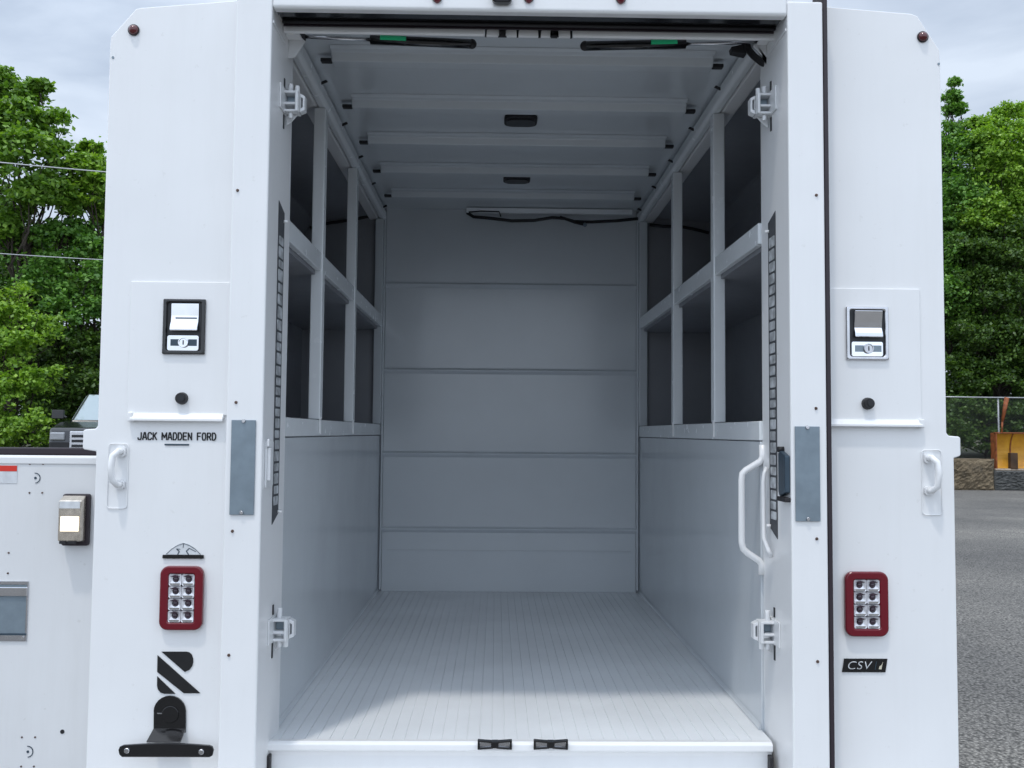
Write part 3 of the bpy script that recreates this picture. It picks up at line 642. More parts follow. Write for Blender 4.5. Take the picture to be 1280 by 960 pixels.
for px, py in ((159, 938), (252, 939.5)):
    q = P(px, py, YP - .054); MB().tube([(q.x, YP - .0541, q.z), (q.x, YP - .060, q.z)], .0085, 14, r1=.006).build('bracket_screw', STEEL, lb)
q = P(205, 891.5, YP - .006); MB().box(q.x - .017, q.x + .017, YP - .0085, YP - .0062, q.z - .0012, q.z + .0012).build('bracket_lamp_edge', STEEL, lb)
q = P(213, 893, YP - .006); MB().prism(circ((q.x, q.z), .022, 18), 'Y', YP - .0088, YP - .0062).build('plate_lamp', BLACKG, lb, .002)
# model badge
x0, x1, z0, z1 = rect(1052, 823, 1109, 840, YP)
sk = .006
bd = MB().prism([(x0, z0), (x1 - sk, z0), (x1, z1), (x0 + sk, z1)], 'Y', YP - .0030, YP - .0012).build('model_badge', BLACKG, T, .0005)
ww, hh = x1 - x0, z1 - z0
text_mesh('CSV', 'badge_letters', LIGHTL, bd, x0 + ww * .13, x0 + ww * .66, z0 + hh * .22, z1 - hh * .2, YP - .0036, bold=-0.012, shear=0.25, depth=.0005)
MB().prism([(x0 + ww * .715, z0 + hh * .2), (x0 + ww * .73, z0 + hh * .2), (x0 + ww * .76, z1 - hh * .2), (x0 + ww * .745, z1 - hh * .2)], 'Y', YP - .0037, YP - .0031).build('badge_slash', SLATE, bd)
MB().prism([(x0 + ww * .80, z0 + hh * .24), (x0 + ww * .86, z0 + hh * .22), (x0 + ww * .875, z0 + hh * .5), (x0 + ww * .90, z1 - hh * .22), (x0 + ww * .86, z0 + hh * .52), (x0 + ww * .82, z0 + hh * .45)], 'Y', YP - .0037, YP - .0031).build('badge_mark', paint('badge_gold', (.62, .58, .45), .4), bd)
# bevelled corner notch hole at the top left edge
for px, py in ((139.5, 72), (1175, 80)):
    q = P(px, py, YP); MB().prism(circ((q.x + (.004 if px < 600 else -.004), q.z), .0035, 10), 'Y', YP - .0016, YP - .0011).build('edge_hole', GALV, T)

# ---- side compartment door standing open at the left
YD = 0.07
xr = U(-1, 1.160)
dz0, dz1 = 0.62, zt(571, YD) 
def dz(py): return P(60, py, YD).z
dz1 = dz(570.5)
dr = MB().prism([(xr - .62, dz0), (xr, dz0), (xr, dz1), (xr - .62, dz1)], 'Y', YD, YD + .032).build('compartment_door', DOORP, T, .004, 3)
MB().prism([(YD - .003, dz1 - .022), (YD + .034, dz1 - .022), (YD + .034, dz1 + .003), (YD - .001, dz1 + .003), (YD - .004, dz1 - .004)], 'X', xr - .622, xr + .0005).build('door_top_edge', WHITE, dr, .003)
MB().box(xr - .622, xr + .0, YD + .001, YD + .031, dz1 + .0035, dz(559.5)).build('door_seal', SEAL, dr, .004)
MB().tube([(xr + .002, YD + .016, dz0 + .02), (xr + .002, YD + .016, dz1 - .03)], .0028, 8).build('door_hinge', DOORP, dr)
def dp(px, py): return P(px, py, YD)
x0, x1, z0, z1 = rect(-18, 581.5, 22, 589, YD)
stk = MB().box(x0, x1, YD - .0012, YD - .0004, rect(-18, 589, 22, 604, YD)[2], z1).build('warning_sticker', LIGHTL, dr)
MB().box(x0 + .0, x1 - .0008, YD - .0018, YD - .0013, z0, z1 - .0008).build('sticker_band', REDT, stk)
for px, py in ((37.5, 580), (54, 580), (37, 616), (53, 616), (11, 691), (10, 716.5), (27.5, 921.5), (44, 921.5), (26.5, 958), (42.5, 958)):
    q = dp(px, py); MB().prism(circ((q.x, q.z), .0026, 10), 'Y', YD - .0016, YD - .0003).build('door_rivet', RIVET, dr)
q = dp(78, 914.5); MB().prism(circ((q.x, q.z), .0058, 16), 'Y', YD - .0014, YD - .0003).build('door_hole', DARKM, dr)
for px, py, rr_ in ((44, 597.5, 6.6), (34.5, 939.5, 7)):
    q = dp(px, py); r_ = rr_ / F * (YD - CAM.y); b = MB()
    aa = [R(t) for t in range(-85, 96, 12)]
    o_ = [(q.x + r_ * 1.0 * math.cos(t), q.z + r_ * math.sin(t)) for t in aa]; i_ = [(q.x + (r_ - .0022) * math.cos(t), q.z + (r_ - .0022) * math.sin(t)) for t in reversed(aa)]
    b.prism(o_ + i_, 'Y', YD - .0014, YD - .0003); b.prism(circ((q.x + .001, q.z), .0036, 12), 'Y', YD - .0014, YD - .0003)
    b.build('lock_mark', SLATE, dr)
# lamp on the door
x0, x1, z0, z1 = rect(74.5, 618, 108, 683, YD - .03)
w, h = x1 - x0, z1 - z0
lm = MB().prism(rr(x0, x1 + .000, z0, z1, .006, 4), 'Y', YD - .018, YD - .0012).build('door_lamp', SEAL, dr, .003)
fx1 = x0 + w * .90
MB().prism([(YD - .0182, z0 + .012), (YD - .046, z0 + .016), (YD - .046, z1 - .016), (YD - .0182, z1 - .003)], 'X', x0 + .003, fx1).build('lamp_housing', AMBER, lm, .003)
MB().box(x0 + .010, fx1 - .006, YD - .0478, YD - .0463, z0 + h * .30, z0 + h * .585).build('lamp_lens', LIT, lm, .0008)
MB().box(x0 + .006, fx1 - .004, YD - .0474, YD - .0463, z1 - h * .26, z1 - h * .13).build('lamp_plate', LIGHTL, lm)
text_mesh('acorvn', 'lamp_lettering', GALV, lm, x0 + .012, fx1 - .008, z1 - h * .175, z1 - h * .14, YD - .0478, depth=.0004) if False else None
for q0, q1 in ((.10, .34), (.42, .72)):
    MB().box(x0 + w * q0, x0 + w * q1, YD - .0452, YD - .0405, z0 + .008, z0 + .016).build('lamp_clip', RUBBER, lm, .001)
# recessed pull latch on the door
x0, x1, z0, z1 = rect(-24, 726, 35, 801, YD)
w, h = x1 - x0, z1 - z0
pl = MB().ring(rr(x0, x1, z0, z1, .002, 2), rr(x0 + .004, x1 - .004, z0 + .020, z1 - .010, .001, 2), YD - .004, YD - .0004).build('pull_latch', STEEL, dr, .001)
MB().box(x0 + .0035, x1 - .0035, YD - .0022, YD - .0006, z0 + .019, z1 - .009).build('latch_dish', GALV, pl)
MB().box(x0, x1 - .001, YD - .0075, YD - .0042, z1 - h * .25, z1 - h * .10).build('latch_pull', CHROME, pl, .0015)
MB().box(x0, x1 - .001, YD - .0055, YD - .0041, z0 + h * .10, z0 + h * .13).build('latch_rib', SLATE, pl)
q = dp(29, 796.5); MB().tube([(q.x, YD - .0041, q.z), (q.x, YD - .0065, q.z)], .004, 12).build('latch_screw', CHROME, pl)

# ---- under body, bumper, wheels and cab (mostly hidden behind the body)
MB().box(U(-1, 1.10), U(1, 1.10), .03, 2.34, .56, .615).build('body_base', RUBBER, T, .004)
MB().prism([(-.30, .50), (-.30, .58), (-.27, .60), (.02, .60), (.02, .50)], 'X', U(-1, 1.12), U(1, 1.12)).build('rear_bumper', WHITE, T, .01)
for s in (-1, 1):
    MB().box(U(s, .38), U(s, .46), .05, 6.1, .42, .556).build('chassis_rail', RUBBER, T)
    for yw in (1.35, 5.2):
        b = MB().tube([(U(s, .80), yw, .40), (U(s, .83), yw, .40)], .36, 28, r1=.40).tube([(U(s, .83), yw, .40), (U(s, 1.06), yw, .40)], .40, 28).tube([(U(s, 1.06), yw, .40), (U(s, 1.09), yw, .40)], .40, 28, r1=.35)
        wl = b.build('wheel', TYRE, T)
        MB().tube([(U(s, 1.085), yw, .40), (U(s, 1.098), yw, .40)], .24, 24, r1=.20).build('rim', RIM, wl)
MB().prism([(2.55, .55), (2.55, 1.95), (2.75, 2.05), (4.0, 2.0), (4.75, 1.36), (5.9, 1.22), (6.0, .6)], 'X', U(-1, .95), U(1, .95)).build('cab', WHITE, T, .05, 3)

# ------------------------------------------------------------------ GROUND
g = MB().add([(-400, -300, 0), (400, -300, 0), (400, 600, 0), (-400, 600, 0)], [(0, 1, 2, 3)]).build('asphalt_lot', ASPH); struct(g)
# raised bank on the left, terrace behind the wall on the right
def terrain(name, x0, x1, y0, y1, h, edge, nx=50, ny=30, base=None):
    vs = []; fs = []
    for j in range(ny + 1):
        for i in range(nx + 1):
            x_, y_ = x0 + (x1 - x0) * i / nx, y0 + (y1 - y0) * j / ny
            t = min(1, (y_ - y0) / edge); t = t * t * (3 - 2 * t)
            vs.append((x_, y_, -0.03 + (h + .03) * t + .10 * t * math.sin(x_ * .7 + y_ * .4) * math.cos(y_ * .9) + max(0, y_ - y0 - 6) * .04))
    for j in range(ny):
        for i in range(nx):
            k = j * (nx + 1) + i; fs.append((k, k + 1, k + nx + 2, k + nx + 1))
    return struct(MB().add(vs, fs, True).build(name, EARTH))
terrain('grass_bank', -70, -2.5, 12.5, 60, .44, 1.5)
terrain('earth_terrace', 8.2, 90, 26.75, 70, .80, .4)

# ------------------------------------------------------------------ TREES
def leaves(lobes, size, dens, spray=0.30, droop=0.2):
    allv = []; nf = 0
    ex = []
    for (c, r_) in lobes:
        ex.append((c, r_ * .82, .62))
        for _ in range(7):
            u_ = rng.normal(size=3); u_ /= np.linalg.norm(u_); u_[1] -= .35; u_[2] += .25; u_ /= np.linalg.norm(u_)
            ex.append((tuple(np.array(c) + u_ * r_ * .66), r_ * rng.uniform(.30, .46), 1.5))
    for (c, r_, dk) in ex:
        ns = max(6, int(dens * dk * r_ * r_ * 40))
        u = rng.normal(size=(ns, 3)); u /= np.linalg.norm(u, axis=1)[:, None]
        u[:, 2] = np.where(u[:, 2] < -.5, -u[:, 2] * .7, u[:, 2])
        rad = r_ * (0.45 + 0.60 * rng.random(ns) ** .55)
        cen = np.array(c) + u * rad[:, None] * np.array([1, 1, .9])
        k = 32
        pts = np.repeat(cen, k, axis=0) + rng.normal(size=(ns * k, 3)) * np.array([spray, spray, spray * .5]) * rng.uniform(.5, 1.1, size=(ns * k, 1)) * min(1.0, r_ + .25)
        out = np.repeat(u, k, axis=0)
        nrm = rng.normal(size=(len(pts), 3)) * .65 + out * .45 + np.array([0, 0, .75]); nrm /= np.linalg.norm(nrm, axis=1)[:, None]
        t = np.cross(nrm, rng.normal(size=(len(pts), 3))); t /= np.linalg.norm(t, axis=1)[:, None]; b = np.cross(nrm, t)
        sz = size * rng.uniform(.55, 1.2, size=(len(pts), 1))
        q = np.stack([pts - t * sz * .55, pts + b * sz * .36 - t * sz * .05 - nrm * sz * .10, pts + t * sz * .55 - nrm * sz * .18, pts - b * sz * .36 - t * sz * .05 - nrm * sz * .10], axis=1)
        allv.append(q.reshape(-1, 3)); nf += len(pts)
    v = np.concatenate(allv)
    me = bpy.data.meshes.new('crown'); me.vertices.add(len(v)); me.vertices.foreach_set('co', v.ravel())
    me.loops.add(len(v)); me.loops.foreach_set('vertex_index', np.arange(len(v), dtype=np.int32))
    me.polygons.add(nf); me.polygons.foreach_set('loop_start', np.arange(0, len(v), 4, dtype=np.int32)); me.polygons.foreach_set('loop_total', np.full(nf, 4, dtype=np.int32))
    me.update(); me.validate(); return me
def limb(b, p, q, r0, r1, wob=.12, n=7):
    p, q = Vector(p), Vector(q); L = (q - p).length
    pts = [p.lerp(q, i / (n - 1)) + Vector((random.uniform(-1, 1), random.uniform(-1, 1), random.uniform(-.4, .4))) * wob * L * .25 * (0 if i in (0, n - 1) else 1) for i in range(n)]
    b.tube(pts, r0, 7, r1=r1)
def tree(name, label, cat, lobes_px, leaf, size=.12, dens=1.0,  trunk=(0, 0), r0=.14, group=None, zg=.3, spray=.24):
    lob = []
    for (px, py, D, rp) in lobes_px:
        q = P(px, py, D + CAM.y); lob.append(((q.x, q.y, q.z), rp / F * D))
    bx = P(trunk[0], 540, trunk[1] + CAM.y)
    t = thing(name, label, cat, (bx.x, bx.y, zg), group)
    me = leaves(lob, size, dens, spray); me.materials.append(leaf)
    o = bpy.data.objects.new('crown', me); COL.objects.link(o); o.parent = t; o.matrix_parent_inverse = t.matrix_world.inverted()
    b = MB(); top = max(l[0][2] for l in lob); base = Vector((bx.x, bx.y, zg - .15))
    mid = Vector((bx.x + .1, bx.y, zg + (top - zg) * .45))
    limb(b, base, mid, r0, r0 * .6, .08)
    zmin = min(l[0][2] for l in lob)
    for (c, r_) in lob:
        tt = random.uniform(.45, 1.0); st = base.lerp(mid, tt)
        if st.z > c[2]: st = base.lerp(mid, .25)
        limb(b, st, c, r0 * .38, .012, .3)
        for _ in range(4):
            e = Vector(c) + Vector((random.gauss(0, 1), random.gauss(0, 1), random.gauss(.4, .8))).normalized() * r_ * .85
            limb(b, Vector(st).lerp(Vector(c), .75), e, .02, .006, .3, 5)
    b.build('trunk', BARK, t, weld=False)
    return t
GT = 'trees and shrubs behind the truck on the left'
tree('maple_tree', 'tall bright green maple with the highest leafy peak at the left edge', 'tree',
     [(-70, 190, 23, 80), (-20, 130, 22, 42), (-10, 180, 21.5, 50), (4, 108, 22, 22), (22, 150, 21.5, 36), (40, 124, 22, 22), (48, 108, 22, 11), (62, 160, 22, 26), (30, 205, 21, 45), (75, 200, 22, 28), (-60, 270, 23, 80), (10, 255, 21.5, 36), (36, 245, 21, 20), (60, 238, 21.4, 28), (95, 258, 22, 22), (15, 285, 21.6, 28)],
     LEAF_M, .135, 1.0, (8, 22.3), .15, GT)
tree('maple_tree', 'smaller maple with a rounded tip against the truck body', 'tree',
     [(112, 193, 22.5, 17), (104, 215, 22, 22), (126, 215, 22.5, 22), (118, 240, 22, 24), (85, 235, 22.5, 18), (165, 250, 23.5, 50), (130, 270, 22.5, 18), (150, 330, 23.5, 40)],
     LEAF_Y, .13, 1.0, (140, 23), .11, GT)
tree('leafy_shrub', 'pale green shrub low at the left edge under the maple', 'shrub',
     [(-40, 420, 21, 60), (10, 385, 20.5, 34), (35, 420, 20.3, 40), (5, 450, 20.3, 40), (50, 470, 20.2, 30), (20, 500, 20.2, 40), (-10, 540, 20.2, 40), (40, 540, 20, 34)],
     LEAF_Y, .10, 1.15, (10, 20.8), .05, GT, spray=.22)
tree('leafy_shrub', 'mid green shrub mass in the gap below both maples', 'shrub',
     [(30, 310, 22.5, 42), (70, 305, 22, 32), (100, 295, 22.3, 26), (120, 320, 22, 28), (60, 350, 21.8, 42), (110, 370, 21.8, 42), (-20, 350, 22.8, 55), (150, 380, 22.5, 45), (85, 395, 21.6, 36)],
     LEAF_G, .11, 1.15, (75, 22.4), .07, GT, spray=.24)
tree('leafy_shrub', 'dark green shrub behind the parked pickup', 'shrub',
     [(80, 440, 22, 45), (115, 450, 21.8, 42), (95, 490, 21.5, 42), (60, 520, 21.8, 40), (125, 500, 22, 42), (150, 460, 23, 55), (100, 540, 22, 42), (0, 560, 22, 50)],
     LEAF_D, .10, 1.2, (105, 22.6), .06, GT, spray=.22)
tree('dense_tree', 'dark dense tree filling the gaps far behind the maples', 'tree',
     [(-60, 400, 27, 110), (20, 380, 27, 80), (90, 400, 27, 80), (160, 400, 27, 90), (20, 500, 27, 90), (110, 510, 27, 90), (-60, 520, 27, 100), (60, 318, 27.5, 40), (0, 310, 27, 50), (140, 330, 27, 40)],
     LEAF_D, .17, .8, (60, 27.4), .2, GT)
GR = 'trees behind the wire fence on the right'
tree('broadleaf_tree', 'green tree with a thin upright sprig above its crown beside the truck body', 'tree',
     [(1192, 104, 33, 6), (1190, 122, 33, 11), (1193, 138, 33, 12), (1188, 165, 33, 22), (1200, 200, 32.5, 34), (1170, 230, 33, 60), (1195, 260, 32.3, 42), (1140, 300, 34, 70), (1200, 320, 32.3, 42), (1180, 380, 32.5, 55)],
     LEAF_G, .125, 1.3, (1170, 33.5), .2, GR, .8)
tree('broadleaf_tree', 'light green tree with a broad crown at the right edge', 'tree',
     [(1222, 170, 32.3, 24), (1238, 160, 32.5, 24), (1262, 152, 32.5, 24), (1280, 148, 33, 22), (1235, 195, 32, 38), (1270, 190, 32, 42), (1310, 190, 33, 60), (1250, 235, 31.8, 44), (1225, 270, 31.8, 36), (1285, 260, 32, 50), (1340, 260, 33, 70)],
     LEAF_Y, .125, 1.3, (1290, 33), .2, GR, .8)
tree('broadleaf_tree', 'dark olive tree hanging over the fence under the light green crown', 'tree',
     [(1215, 320, 31.6, 36), (1255, 310, 31.5, 42), (1225, 370, 31.5, 42), (1265, 370, 31.5, 46), (1210, 420, 31.6, 38), (1250, 430, 31.4, 44), (1285, 420, 31.5, 50), (1230, 470, 31.2, 34), (1270, 475, 31.2, 38), (1195, 470, 31.4, 34), (1320, 350, 32.5, 70), (1330, 450, 32, 60)],
     LEAF_D, .12, 1.2, (1250, 32.2), .16, GR, .8)
tree('undergrowth_shrub', 'dark shrub growing through the wire fence behind the concrete wall', 'shrub',
     [(1195, 520, 31, 30), (1225, 525, 31, 30), (1255, 520, 31, 30), (1285, 520, 31, 30), (1205, 552, 30.6, 22), (1235, 550, 30.6, 24), (1265, 548, 30.8, 24), (1310, 530, 31, 36), (1170, 540, 31, 34)],
     LEAF_D, .11, 1.2, (1230, 31.2), .05, None, .8, spray=.22)
tree('dense_tree', 'very dark dense tree deep in the wood behind the right crowns', 'tree',
     [(1180, 300, 37, 80), (1250, 260, 37, 80), (1240, 340, 37, 90), (1300, 320, 37, 100), (1200, 420, 37, 90), (1270, 430, 37, 100), (1190, 520, 37, 80), (1270, 520, 37, 90), (1340, 480, 37, 90), (1235, 215, 37, 40)],
     LEAF_D, .22, .8, (1250, 37.5), .25, GR, .9)

# the wood goes on behind the truck: copies of the trees above
def dup(root, loc, rz, label):
    r = root.copy(); COL.objects.link(r); r.location = loc; r.rotation_euler.z = rz; r['label'] = label; r['group'] = 'trees hidden behind the truck body'
    for ch_ in list(root.children):
        pi = ch_.matrix_parent_inverse.copy(); c = ch_.copy(); COL.objects.link(c); c.parent = r; c.matrix_parent_inverse = pi
    return r
src = [o for o in COL.objects if o.type == 'EMPTY' and o.get('category') in ('tree', 'shrub')]
for k, (x_, y_, rz) in enumerate(((-4.2, 26, 1.2), (0.5, 27, 2.6), (5.0, 28, .5), (8.6, 30, 4.0), (-19, 21, 3.3), (-26, 23, 1.9), (-5.6, 22.5, .2), (-2.6, 22, .1), (-3.9, 24.5, -.2), (1.6, 23, .1), (4.4, 24, .3))):
    dup([src[0], src[5]][k % 2] if k < 6 else src[3 if k % 2 else 4], (x_, y_, .3), rz, 'green tree of the wood standing out of sight behind the truck' if k < 6 else 'green shrub of the wood standing out of sight behind the truck')

# ------------------------------------------------------------------ RIGHT BACKGROUND
YW = 28.3 + CAM.y
GB = 'concrete blocks along the edge of the lot'
def block(x0, x1, h, mat, label, seed, dark=False):
    rnd = random.Random(seed)
    nx, nz = 26, 18; vs = []; fs = []
    def jag(i, j): return rnd.uniform(-.035, .02) if 0 < i < nx and 0 < j < nz else 0.03
    for j in range(nz + 1):
        for i in range(nx + 1):
            x_ = x0 + (x1 - x0) * i / nx; z_ = h * j / nz
            sag = -.16 * math.exp(-((i / nx - .62) ** 2) / .01) * (j / nz) ** 3 if not dark else 0
            vs.append((x_, YW + jag(i, j) + .05 * math.sin(3.1 * x_) * math.sin(5 * z_ + x_), z_ + sag * .5))
    for j in range(nz):
        for i in range(nx):
            k = j * (nx + 1) + i; fs.append((k, k + 1, k + nx + 2, k + nx + 1))
    b = MB().add(vs, fs)
    b.box(x0 + .01, x1 - .01, YW + .05, YW + .95, 0, h - .012)
    return tag(b.build('concrete_block', mat), label, 'block', GB)
xa_, xb_ = P(1243.5, 590, YW).x, P(1190, 590, YW).x
block(xb_ - .35, xa_ - .01, .97, CONC, 'rough tan concrete block with a broken face beside the truck', 1)
block(xa_ + .01, xa_ + 1.7, .60, CONCD, 'low dark concrete block under the yellow plow', 2, True)
block(xb_ - 2.1, xb_ - .37, .97, CONC, 'rough tan concrete block mostly hidden by the truck', 3)
# chain link fence
YFe = 29.75 + CAM.y
FT = thing('wire_fence', 'chain link fence with a pale top rail in front of the dark trees', 'fence', (P(1240, 540, YFe).x, YFe, .8))
fx0, fx1 = P(1130, 540, YFe).x, P(1400, 540, YFe).x
fz0, fz1 = .78, P(1240, 497, YFe).z
MB().tube([(fx0, YFe, fz1 + .02), (P(1220, 500, YFe).x, YFe, fz1 + .005), (fx1, YFe, fz1)], .022, 8).build('top_rail', FENCER, FT)
for px in (1160, 1249, 1338):
    q = P(px, 540, YFe); MB().tube([(q.x, YFe + .03, fz0 - .2), (q.x, YFe + .03, fz1 + .02)], .028, 10).build('fence_post', FENCER, FT)
b = MB(); hgt = fz1 - fz0; xx = fx0 - hgt
while xx < fx1:
    for d_ in (1, -1):
        p0 = (xx, fz0) if d_ > 0 else (xx, fz1); p1 = (xx + hgt, fz1) if d_ > 0 else (xx + hgt, fz0)
        def cl(p, q):
            if q[0] <= fx0 or p[0] >= fx1: return None
            def at(x): t = (x - p[0]) / (q[0] - p[0]); return (x, p[1] + (q[1] - p[1]) * t)
            return (at(max(p[0], fx0)), at(min(q[0], fx1)))
        c = cl(p0, p1)
        if c: b.tube([(c[0][0], YFe - .004 * d_, c[0][1]), (c[1][0], YFe - .004 * d_, c[1][1])], .0026, 3, False)
    xx += .085
b.build('wire_mesh', FENCEM, FT, weld=False)
# snow plow standing on the low block
YS = 28.65 + CAM.y
pl0 = P(1243.5, 560, YS).x; pz0 = .605; pz1 = P(1262, 540.5, YS).z
PT = thing('snow_plow', 'worn yellow snow plow blade resting on the low concrete block', 'snow plow', (pl0 + 1.3, YS, .6))
H = pz1 - pz0; L = 2.6
def arcp(t): a_ = R(-52 + 104 * t); return (YS + .30 * (1 - math.cos(a_)) * 1.6 - .02, pz0 + .06 + (H - .1) * (math.sin(a_) / math.sin(R(52)) + 1) / 2)
curve = [arcp(i / 14) for i in range(15)]
curve = [(2 * YS + .26 - y_, z_) for y_, z_ in curve]
MB().prism(curve + [(y_ + .02, z_) for y_, z_ in reversed(curve)], 'X', pl0 + .07, pl0 + L).build('mouldboard', YELLOW, PT)
MB().box(pl0 + .03, pl0 + .07, YS - .02, YS + .30, pz0 + .02, pz1 - .02).build('end_plate', ORANGE, PT, .01)
MB().box(pl0, pl0 + L, YS - .03, YS + .08, pz1 - .035, pz1).build('top_channel', ORANGE, PT, .01)
MB().box(pl0 - .02, pl0 + L, YS - .05, YS + .02, pz0, pz0 + .055).build('cutting_edge', paint('worn_edge', (.55, .45, .36), .5, 0, .3, 0, 6, .3), PT, .006)
for dx in (.62, 1.3, 1.95):
    rb = [(y_ - .03, z_) for y_, z_ in curve]
    MB().prism(rb + [(y_, z_) for y_, z_ in reversed(curve)], 'X', pl0 + dx, pl0 + dx + .03).build('rib', ORANGE, PT)
MB().box(pl0 + .46, pl0 + .70, YS - .06, YS + .10, pz0 + .03, pz0 + .55).build('push_mount', paint('rust_brown', (.06, .03, .012), .7, 0, .3), PT, .02)
q0, q1 = P(1252, 537, YS), P(1258.5, 497, YS)
MB().tube([(q0.x, YS, pz1 - .02), (q0.x + .03, YS, pz1 + .35)], .03, 8).tube([(q0.x + .03, YS, pz1 + .35), (q1.x, YS, q1.z)], .045, 8, r1=.075).build('guide_marker', ORANGE, PT)

# ------------------------------------------------------------------ LEFT BACKGROUND: pickup, wires, pole
CT = thing('parked_pickup', 'dark parked pickup with a chrome grille behind the open compartment door', 'pickup truck', (0, 0, 0))
def cbox(b, prof, x0, x1): return b.prism(prof, 'X', x0, x1)
# local coords: +Y towards the rear, nose at y=0
MB().prism([(0.02, .55), (0.0, .95), (.06, 1.22), (.9, 1.33), (1.5, 1.36), (1.55, 1.36), (5.4, 1.36), (5.5, .6), (5.4, .5)], 'X', -.98, .98).build('body', DARKG, CT, .06, 3)
b = MB()
v = [(-.86, 1.42, 1.35), (.86, 1.42, 1.35), (.70, 2.25, 1.92), (-.70, 2.25, 1.92), (-.86, 3.7, 1.35), (.86, 3.7, 1.35), (.70, 3.5, 1.92), (-.70, 3.5, 1.92)]
b.add(v, [(0, 1, 2, 3), (5, 4, 7, 6), (4, 0, 3, 7), (1, 5, 6, 2), (3, 2, 6, 7), (0, 4, 5, 1)]).build('cabin', DARKG, CT, .03, 2)
def off(a_, b_, t): return tuple(a_[i] + (b_[i] - a_[i]) * t for i in range(3))
def pane(c4, inset, push):
    c = [sum(p[i] for p in c4) / 4 for i in range(3)]
    n_ = (Vector(c4[1]) - Vector(c4[0])).cross(Vector(c4[2]) - Vector(c4[1])).normalized() * push
    return [Vector(p).lerp(Vector(c), inset) + n_ for p in c4]
w_ = pane([v[0], v[1], v[2], v[3]], .07, .012); m_ = pane([v[0], v[1], v[2], v[3]], .07, .004)
MB().add(w_ + m_, [(0, 1, 2, 3), (7, 6, 5, 4), (0, 4, 5, 1), (1, 5, 6, 2), (2, 6, 7, 3), (3, 7, 4, 0)]).build('windscreen', WSHIELD, CT)
for q4 in ([v[4], v[0], v[3], v[7]], [v[1], v[5], v[6], v[2]]):
    w_ = pane(q4, .12, .012); m_ = pane(q4, .12, .004)
    MB().add(w_ + m_, [(0, 1, 2, 3), (7, 6, 5, 4), (0, 4, 5, 1), (1, 5, 6, 2), (2, 6, 7, 3), (3, 7, 4, 0)]).build('side_window', WSHIELD, CT)
gr = MB().box(-.62, .62, -.055, -.003, .78, 1.16).build('grille', STEEL, CT, .02)
for z in (.86, .95, 1.04): MB().box(-.58, .58, -.062, -.0565, z, z + .05).build('grille_bar', SHADEM, gr)
for s in (-1, 1):
    hl = MB().box(s * .70, s * .96, -.04, .12, .98, 1.14).build('headlight', LENSG, CT, .03)
    MB().tube([(s * .985, 1.7, 1.42), (s * 1.10, 1.68, 1.48)], .03, 8).box(s * 1.02, s * 1.24, 1.6, 1.74, 1.40, 1.58).build('wing_mirror', BLACKG, CT, .02)
    for yw in (.95, 4.4):
        wl = MB().tube([(s * .78, yw, .40), (s * 1.0, yw, .40)], .40, 24).build('wheel', TYRE, CT)
        MB().tube([(s * 1.0, yw, .40), (s * 1.015, yw, .40)], .26, 20).build('rim', RIM, wl)
MB().box(-.97, .97, -.16, .02, .48, .74).build('bumper', CHROME, CT, .04)
CT.location = (-7.26, 17.3 + CAM.y, .46); CT.rotation_euler.z = R(15)

q = [P(0, 203, 13 + CAM.y), P(133, 215, 14 + CAM.y)]
q2 = [P(0, 317, 13 + CAM.y), P(133, 325, 14 + CAM.y)]
def ext(a_, b_, t): return a_ + (b_ - a_) * t
for (a_, b_), lab in ((q, 'upper pale overhead cable crossing the maple crown'), (q2, 'lower thin overhead cable crossing the shrubs')):
    L0 = ext(a_, b_, -5.0); L1 = ext(a_, b_, 3.6)
    pts = []
    for i in range(41):
        t = -5.0 + 8.6 * i / 40; p_ = ext(a_, b_, t)
        pts.append((p_.x, p_.y, p_.z - (.0 + .012 * (t - 0) * (1 - t) * 1.0)))
    tag(MB().tube(pts, .0085 if 'upper' in lab else .006, 6).build('overhead_cable', WIRE), lab, 'cable')
e_ = ext(*q, 3.6)
pt = thing('utility_pole', 'wooden utility pole behind the truck carrying the overhead cables', 'pole', (e_.x + .15, e_.y + .12, .3))
MB().tube([(e_.x + .15, e_.y + .13, .2), (e_.x + .15, e_.y + .13, e_.z + .35)], .13, 14, r1=.10).build('pole', WOOD, pt)
MB().box(e_.x - .6, e_.x + .9, e_.y + .02, e_.y + .12, e_.z - .12, e_.z - .01).build('crossarm', WOOD, pt)

# ------------------------------------------------------------------ LIGHT
sd = Vector((-0.33, -0.60, 1.92)).normalized()              # towards the sun: high, behind the camera, a little left
sun = bpy.data.lights.new('sun', 'SUN'); sun.energy = 2.0; sun.angle = R(3.0); sun.color = (1.0, 0.96, 0.90)
so = bpy.data.objects.new('sun', sun); COL.objects.link(so); so.rotation_euler = sd.to_track_quat('Z', 'Y').to_euler(); so.location = (-8, -12, 30)
W = bpy.data.worlds.new('World'); SC.world = W; W.use_nodes = True
nt = W.node_tree; bg = nt.nodes['Background']
sky = N(nt, 'ShaderNodeTexSky'); sky.sky_type = 'NISHITA'; sky.sun_disc = False
sky.sun_elevation = math.asin(sd.z); sky.sun_rotation = math.atan2(sd.x, sd.y)
tc = N(nt, 'ShaderNodeTexCoord')
mp = N(nt, 'ShaderNodeMapping'); mp.inputs['Scale'].default_value = (1.2, 1.2, 4.5); mp.inputs['Rotation'].default_value = (0.0, R(14), 0)
nt.links.new(tc.outputs['Generated'], mp.inputs['Vector'])
cn = N(nt, 'ShaderNodeTexNoise'); cn.inputs['Scale'].default_value = 2.0; cn.inputs['Detail'].default_value = 7; cn.inputs['Roughness'].default_value = .52; cn.inputs['Distortion'].default_value = .4
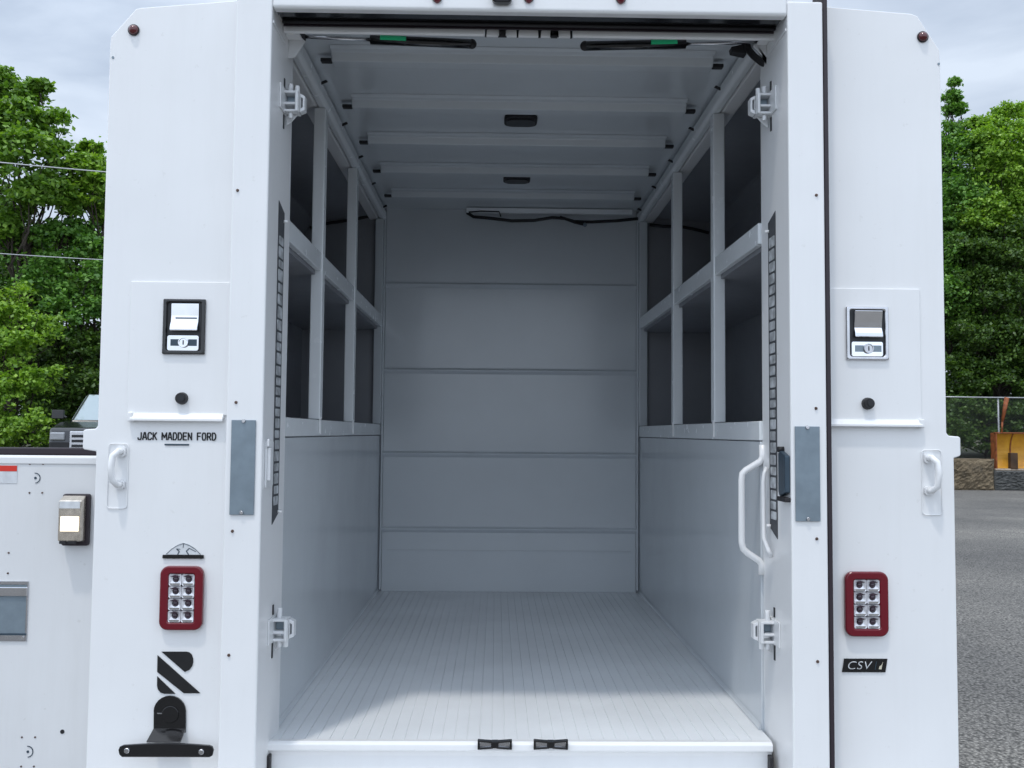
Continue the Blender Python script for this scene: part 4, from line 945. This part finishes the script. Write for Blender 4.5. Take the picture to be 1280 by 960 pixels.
nt.links.new(mp.outputs['Vector'], cn.inputs['Vector'])
cr = ramp(nt, cn.outputs['Fac'], [(0.34, (.48, .48, .48)), (0.58, (.98, .98, .98))])
sep = N(nt, 'ShaderNodeSeparateXYZ'); nt.links.new(tc.outputs['Generated'], sep.inputs['Vector'])
el = N(nt, 'ShaderNodeMapRange'); el.inputs['From Min'].default_value = 0; el.inputs['From Max'].default_value = 1; el.inputs['To Min'].default_value = 0.86; el.inputs['To Max'].default_value = 1.5
nt.links.new(sep.outputs['Z'], el.inputs['Value'])
gd = N(nt, 'ShaderNodeVectorMath', operation='DOT_PRODUCT'); gd.inputs[1].default_value = Vector((-.35, -.80, .55)).normalized()
nt.links.new(tc.outputs['Generated'], gd.inputs[0])
gm = N(nt, 'ShaderNodeMapRange', interpolation_type='SMOOTHSTEP'); gm.inputs['From Min'].default_value = -.65; gm.inputs['From Max'].default_value = .9; gm.inputs['To Min'].default_value = 0.0; gm.inputs['To Max'].default_value = .95
nt.links.new(gd.outputs['Value'], gm.inputs['Value'])
ga = N(nt, 'ShaderNodeMath', operation='ADD'); nt.links.new(el.outputs['Result'], ga.inputs[0]); nt.links.new(gm.outputs['Result'], ga.inputs[1])
cc = N(nt, 'ShaderNodeVectorMath', operation='SCALE'); cc.inputs[0].default_value = (6.8, 7.7, 9.0)
nt.links.new(ga.outputs['Value'], cc.inputs['Scale'])
mx = N(nt, 'ShaderNodeMix', data_type='RGBA')
nt.links.new(cr.outputs['Color'], mx.inputs['Factor']); nt.links.new(sky.outputs['Color'], mx.inputs['A']); nt.links.new(cc.outputs['Vector'], mx.inputs['B'])
nt.links.new(mx.outputs['Result'], bg.inputs['Color']); bg.inputs['Strength'].default_value = 0.15

SC.view_settings.view_transform = 'Standard'; SC.view_settings.look = 'None'; SC.view_settings.gamma = 1
SC.view_settings.exposure = -0.55
SC.render.engine = 'CYCLES'; SC.cycles.max_bounces = 12; SC.cycles.diffuse_bounces = 8
SC.cycles.use_denoising = True
